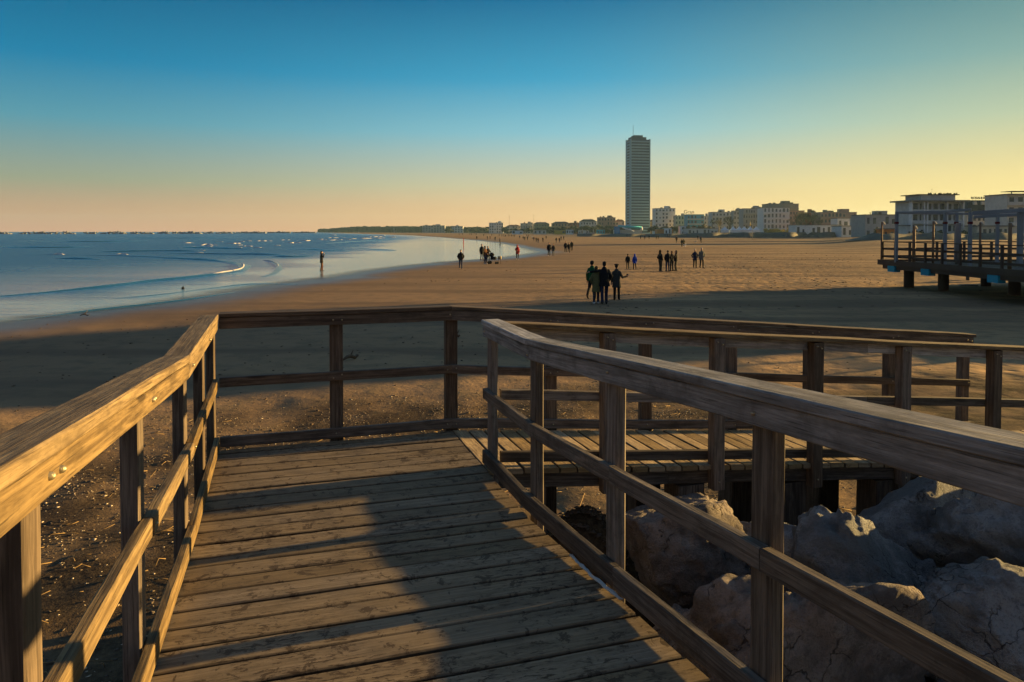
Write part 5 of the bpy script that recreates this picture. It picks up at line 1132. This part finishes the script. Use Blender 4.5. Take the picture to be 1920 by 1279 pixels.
for i, (px, pt, pb, lb) in enumerate(((1411, 417, 450, 'tallest lamp post on the sand in front of the peaked tents'), (1453, 424, 441, 'short dark pole before the arched hotel'), (1508, 424, 442, 'thin pale pole before the long white pavilion'), (1367, 417, 440, 'reddish flag pole beside the smallest peaked tent'), (1551, 414, 434, 'white mast at the end of the long white pavilion'), (1352.5, 418, 438, 'thin pole beside the palm'), (1322.5, 420, 440, 'thin pale pole left of the palm'),
                                  (955, 405, 441, 'faint mast above the low cream house row'), (1001, 403, 441, 'tallest thin mast above the cream block'), (1092, 430, 441, 'stubby white post on the beach below the gabled house'))):
    q = at(px, pb, 0); Y = min(q.y, 900); x = X_of(px, Y); r_ = .05 * Y / 300; z1 = Z_of(pt, Y)
    e = empty('pole', (x, Y, 0), 0, lb, 'pole', 'poles along the beach'); mb = MB(); mb.tube([(0, 0, 0), (0, 0, z1)], [r_ * 1.6, r_], 6); mb.build('shaft', M['b_metal' if i not in (1, 3) else 'b_pole'], e, (0, 0, 0))
    mb = MB(); mb.cap((-r_ * 2, 0, z1), (r_ * 4, 0, z1 - r_), r_ * 1.6, r_); mb.build('head', M['b_lampglass'], e, (0, 0, 0))
mb = MB(); q = at(869, 464, 0); mb.tube([(q.x, q.y, -.1), (q.x, q.y, atY(869, 447, q.y).z)], .07, 8); tag(mb.build('pole', M['c_red']), 'slim red and white marker pole standing in the shallow water', 'pole')

# ------------------------------------------------------------------ trees and shrubs
def crown_mesh(seed, n, r, leaf, lumps=9):
    rn = random.Random(seed); L = [(V3((rn.gauss(0, .5), rn.gauss(0, .5), rn.gauss(0, .38))), rn.uniform(.28, .5)) for _ in range(lumps)]; vs = []; fs = []
    for i in range(n):
        c, q = rn.choice(L); d = V3((rn.gauss(0, 1), rn.gauss(0, 1), rn.gauss(0, 1))).normalized(); p = c + d * q * (rn.random() ** .4)
        a = V3((rn.gauss(0, 1), rn.gauss(0, 1), rn.gauss(0, 1))).normalized() * leaf; b = d.cross(a).normalized() * leaf * .7; k2 = len(vs)
        vs += [tuple((p + v2) * r) for v2 in (-a, b * .6, a, -b * .6)]; fs.append((k2, k2 + 1, k2 + 2, k2 + 3))
    mb = MB(); mb.add(vs, fs); return mb.mesh('crown')
def bare_mesh(seed, h):
    rn = random.Random(seed); mb = MB()
    def br(p, d, L_, r_, k2):
        q = p + d * L_; mb.tube([p, p.lerp(q, .5) + V3((rn.gauss(0, .04), rn.gauss(0, .04), 0)) * L_, q], [r_, r_ * .8, r_ * .55], 4)
        if k2: 
            for _ in range(rn.choice((3, 4))): br(p.lerp(q, rn.uniform(.55, 1)), (d + V3((rn.gauss(0, .42), rn.gauss(0, .42), rn.uniform(0, .3)))).normalized(), L_ * rn.uniform(.55, .8), r_ * .62, k2 - 1)
    br(V3((0, 0, 0)), V3((0, 0, 1)), h * .36, h * .03, 5); return mb.mesh('branches')
CRM = [crown_mesh(i, 1500, 1.0, .13) for i in range(3)]; BRM = [bare_mesh(i + 5, 10) for i in range(3)]
tm = MB(); tm.tube([(0, 0, 0), (.03, 0, .4), (0, .02, 1)], [.10, .07, .045], 7); TRM = tm.mesh('trunk')
for me in CRM: me.materials.append(M['b_leaf'])
for me in BRM: me.materials.append(M['b_twiggy'])
TRM.materials.append(M['b_bark'])
def tree(px, ptop, Y, wpx, label, group, mat='b_leaf', i=[0]):
    i[0] += 1; h = Z_of(ptop - 3.5, Y); w = wpx / FPX * Y * .62; e = empty('tree', (X_of(px, Y), Y, 0), 0, label, 'tree', group)
    c = bpy.data.objects.new('crown', CRM[i[0] % 3]); C.objects.link(c); c.parent = e; c.location = (0, 0, h * .50); c.scale = (w * 1.25, w, h * .46); c.rotation_euler = (0, 0, i[0]); own_mat(c, M[mat])
    t = bpy.data.objects.new('trunk', TRM); C.objects.link(t); t.parent = e; t.scale = (h * .35, h * .35, h * .6)
def bare(px, ptop, Y, label, i=[0]):
    i[0] += 1; h = Z_of(ptop, Y); e = empty('tree', (X_of(px, Y), Y, 0), i[0] * 1.1, label, 'tree', 'bare winter trees'); o = bpy.data.objects.new('branches', BRM[i[0] % 3]); C.objects.link(o); o.parent = e; o.scale = (h / 10,) * 3
tr = random.Random(12); g = 'dark shrubs and trees below the houses'
for px, t, Y, w in [(842, 430, 1500, 12), (876, 428, 1450, 14), (890, 427.5, 1400, 16), (905, 427, 1350, 16), (948, 428, 1150, 12), (966, 430, 1100, 16), (990, 428, 1080, 16), (1010, 428, 1060, 18), (1030, 427, 1040, 14), (1045, 426, 1000, 16), (1062, 426, 980, 16), (1080, 424, 960, 18), (1100, 422, 940, 20), (1116, 421, 930, 16), (1136, 423, 900, 18)]:
    tree(px, t, Y, w, 'dark rounded tree in the row below the houses left of the tower', 'dark trees left of the tower')
for px, t, Y, w in [(1222, 424, 800, 16), (1236, 423.5, 790, 18), (1252, 424, 780, 18), (1268, 424, 770, 18), (1284, 425, 770, 14), (1297, 423, 760, 16), (1312, 423, 760, 14), (1326, 420, 740, 14)]:
    tree(px, t, Y, w, 'brownish shrub in the row between the tower and the palm', 'brown shrubs right of the tower', 'b_hedge')
for px, t, Y, w in [(1440, 429, 560, 16), (1456, 428.5, 555, 18), (1474, 428, 550, 18), (1488, 428.5, 545, 14)]: tree(px, t, Y, w, 'yellowish shrub below the arched white hotel', 'yellow shrubs below the arched hotel', 'b_yellow')
for px, t, Y, w in [(1564, 417, 470, 10), (1650, 426, 290, 14), (1722, 430, 202, 22), (1760, 430, 201, 24), (1800, 432, 200, 20)]: tree(px, t, Y, w, 'dark bush beside the low beach buildings on the right', 'dark bushes by the beach buildings')
for px, t, Y, lb in [(1500, 392, 590, 'leftmost bare tree against the brick block'), (1511, 389, 585, 'tallest bare tree behind the arched hotel'), (1524, 392, 580, 'bare tree at the end of the brick block'), (1368, 402, 700, 'bare tree behind the small peaked tent'), (1622, 394, 395, 'bare tree rising left above the blue-grey hall'), (1634, 392, 395, 'bare tree in the middle above the blue-grey hall'), (1645, 395, 395, 'bare tree rising right above the blue-grey hall'), (1490, 402, 590, 'low bare tree before the reddish wing'), (1536, 404, 570, 'bare tree before the long brick block'), (1348, 408, 720, 'bare tree beside the palm')]: bare(px, t, Y, lb)
# palm
Y = 700; e = empty('palm_tree', (X_of(1335, Y), Y, 0), 0, 'palm with a shaggy crown in front of the pale block', 'tree'); h = Z_of(415, Y)
mb = MB(); mb.tube([(0, 0, 0), (.1, 0, h * .5), (0, 0, h)], [.5, .4, .36], 8); mb.build('trunk', M['b_bark'], e, (0, 0, 0))
mb = MB(); rr = random.Random(2)
for i in range(46):
    a = rr.uniform(0, 6.28); el_ = rr.uniform(-.6, 1.2); L_ = rr.uniform(2.6, 3.8); d = V3((math.cos(a) * math.cos(el_), math.sin(a) * math.cos(el_), math.sin(el_))); p = V3((0, 0, h)); q = p + d * L_ * .5; r2 = p + d * L_ + V3((0, 0, -1.2)); s_ = V3((-math.sin(a), math.cos(a), 0)) * .32
    mb.add([tuple(p), tuple(q - s_), tuple(q + s_), tuple(r2)], [(0, 1, 2), (1, 3, 2)])
mb.build('crown', M['b_leaf'], e, (0, 0, 0))
# hazy far treeline closing the bay: one mass
vs = []; fs = []; rr = random.Random(8)
for i in range(17000):
    px = 596 + 574 * rr.random() ** .85; Y = 2350 - (px - 596) * 2.45 + rr.uniform(0, 40); top = 431.5 - (6.0 if px < 860 else 4.2) * min(1, (px - 585) / 90) + 1.8 * noise.noise(V3((px * .09, 0, 0))) + 1.0 * noise.noise(V3((px * .33, 4, 0)))
    z_ = rr.random() ** .7 * Z_of(top, Y); p = V3((X_of(px, Y), Y, z_)); s_ = rr.uniform(1.2, 3.2); k2 = len(vs); a = rr.uniform(0, 3.14)
    vs += [tuple(p + V3((s_ * math.cos(a + t), rr.uniform(-1, 1), s_ * math.sin(a + t)))) for t in (0, 1.6, 3.1, 4.7)]; fs.append((k2, k2 + 1, k2 + 2, k2 + 3))
mb = MB(); mb.add(vs, fs); tag(mb.build('far_treeline', M['b_leaf']), kind='stuff')

# ------------------------------------------------------------------ breakwaters
def breakwater(pa, pb, Y, label, hpx=5.5):
    x0, x1 = X_of(pa, Y), X_of(pb, Y); rn = random.Random(int(pa + 999)); e = MB(); n = int(max(20, (x1 - x0) * 1.1)); Hh = hpx / FPX * Y
    for i in range(n):
        t = rn.random(); f_ = min(1, 7 * t, 7 * (1 - t)) ** .5; lv = rn.random(); s_ = rn.uniform(.9, 1.9) * Y / 850
        c = (x0 + (x1 - x0) * t, Y + rn.uniform(-4, 4) * (1 - lv), lv * Hh * f_ * (.8 + .35 * noise.noise(V3((t * (x1 - x0) * .12, pa, 0)))))
        k2 = len(e.v); e.ell(c, (s_, s_ * .8, s_ * .62), 6, 4)
        for q in range(k2, len(e.v)): v = V3(e.v[q]); e.v[q] = tuple(V3(c) + (v - V3(c)) * (1 + .35 * noise.noise(v * 1.3)))
    for q in range(len(e.f)): e.sm[q] = False
    return tag(e.build('breakwater', M['rock']), label, 'breakwater', 'rock breakwaters on the sea horizon')
breakwater(-60, 22, 860, 'breakwater cut by the left picture edge'); breakwater(37, 142, 860, 'breakwater with bright sunlit rocks second from the open sea end'); breakwater(155, 188, 900, 'shortest breakwater between two longer ones', 4.5)
breakwater(190, 288, 900, 'long sunlit breakwater in the middle of the horizon line', 5); breakwater(296, 378, 1000, 'dark low breakwater with a break at its end', 4.2); breakwater(381, 436, 1080, 'low dark breakwater above the double foam streak', 3.6); breakwater(439, 500, 1200, 'thin dark breakwater above the curling wave', 3.2); breakwater(503, 592, 1350, 'thinnest breakwater meeting the hazy coast', 2.6)

# ------------------------------------------------------------------ air
mb = MB(); mb.box(-6700, 6700, -6700, 6700, -2.0, 150.0)
hz = bpy.data.materials.new('haze'); hz.use_nodes = True; t_ = hz.node_tree; t_.nodes.clear(); o_ = t_.nodes.new('ShaderNodeOutputMaterial'); v_ = t_.nodes.new('ShaderNodeVolumePrincipled')
v_.inputs['Color'].default_value = (0.45, 0.74, 1.0, 1); v_.inputs['Density'].default_value = HAZE; v_.inputs['Anisotropy'].default_value = 0.3
t_.links.new(v_.outputs[0], o_.inputs['Volume']); tag(mb.build('haze', hz), kind='stuff')
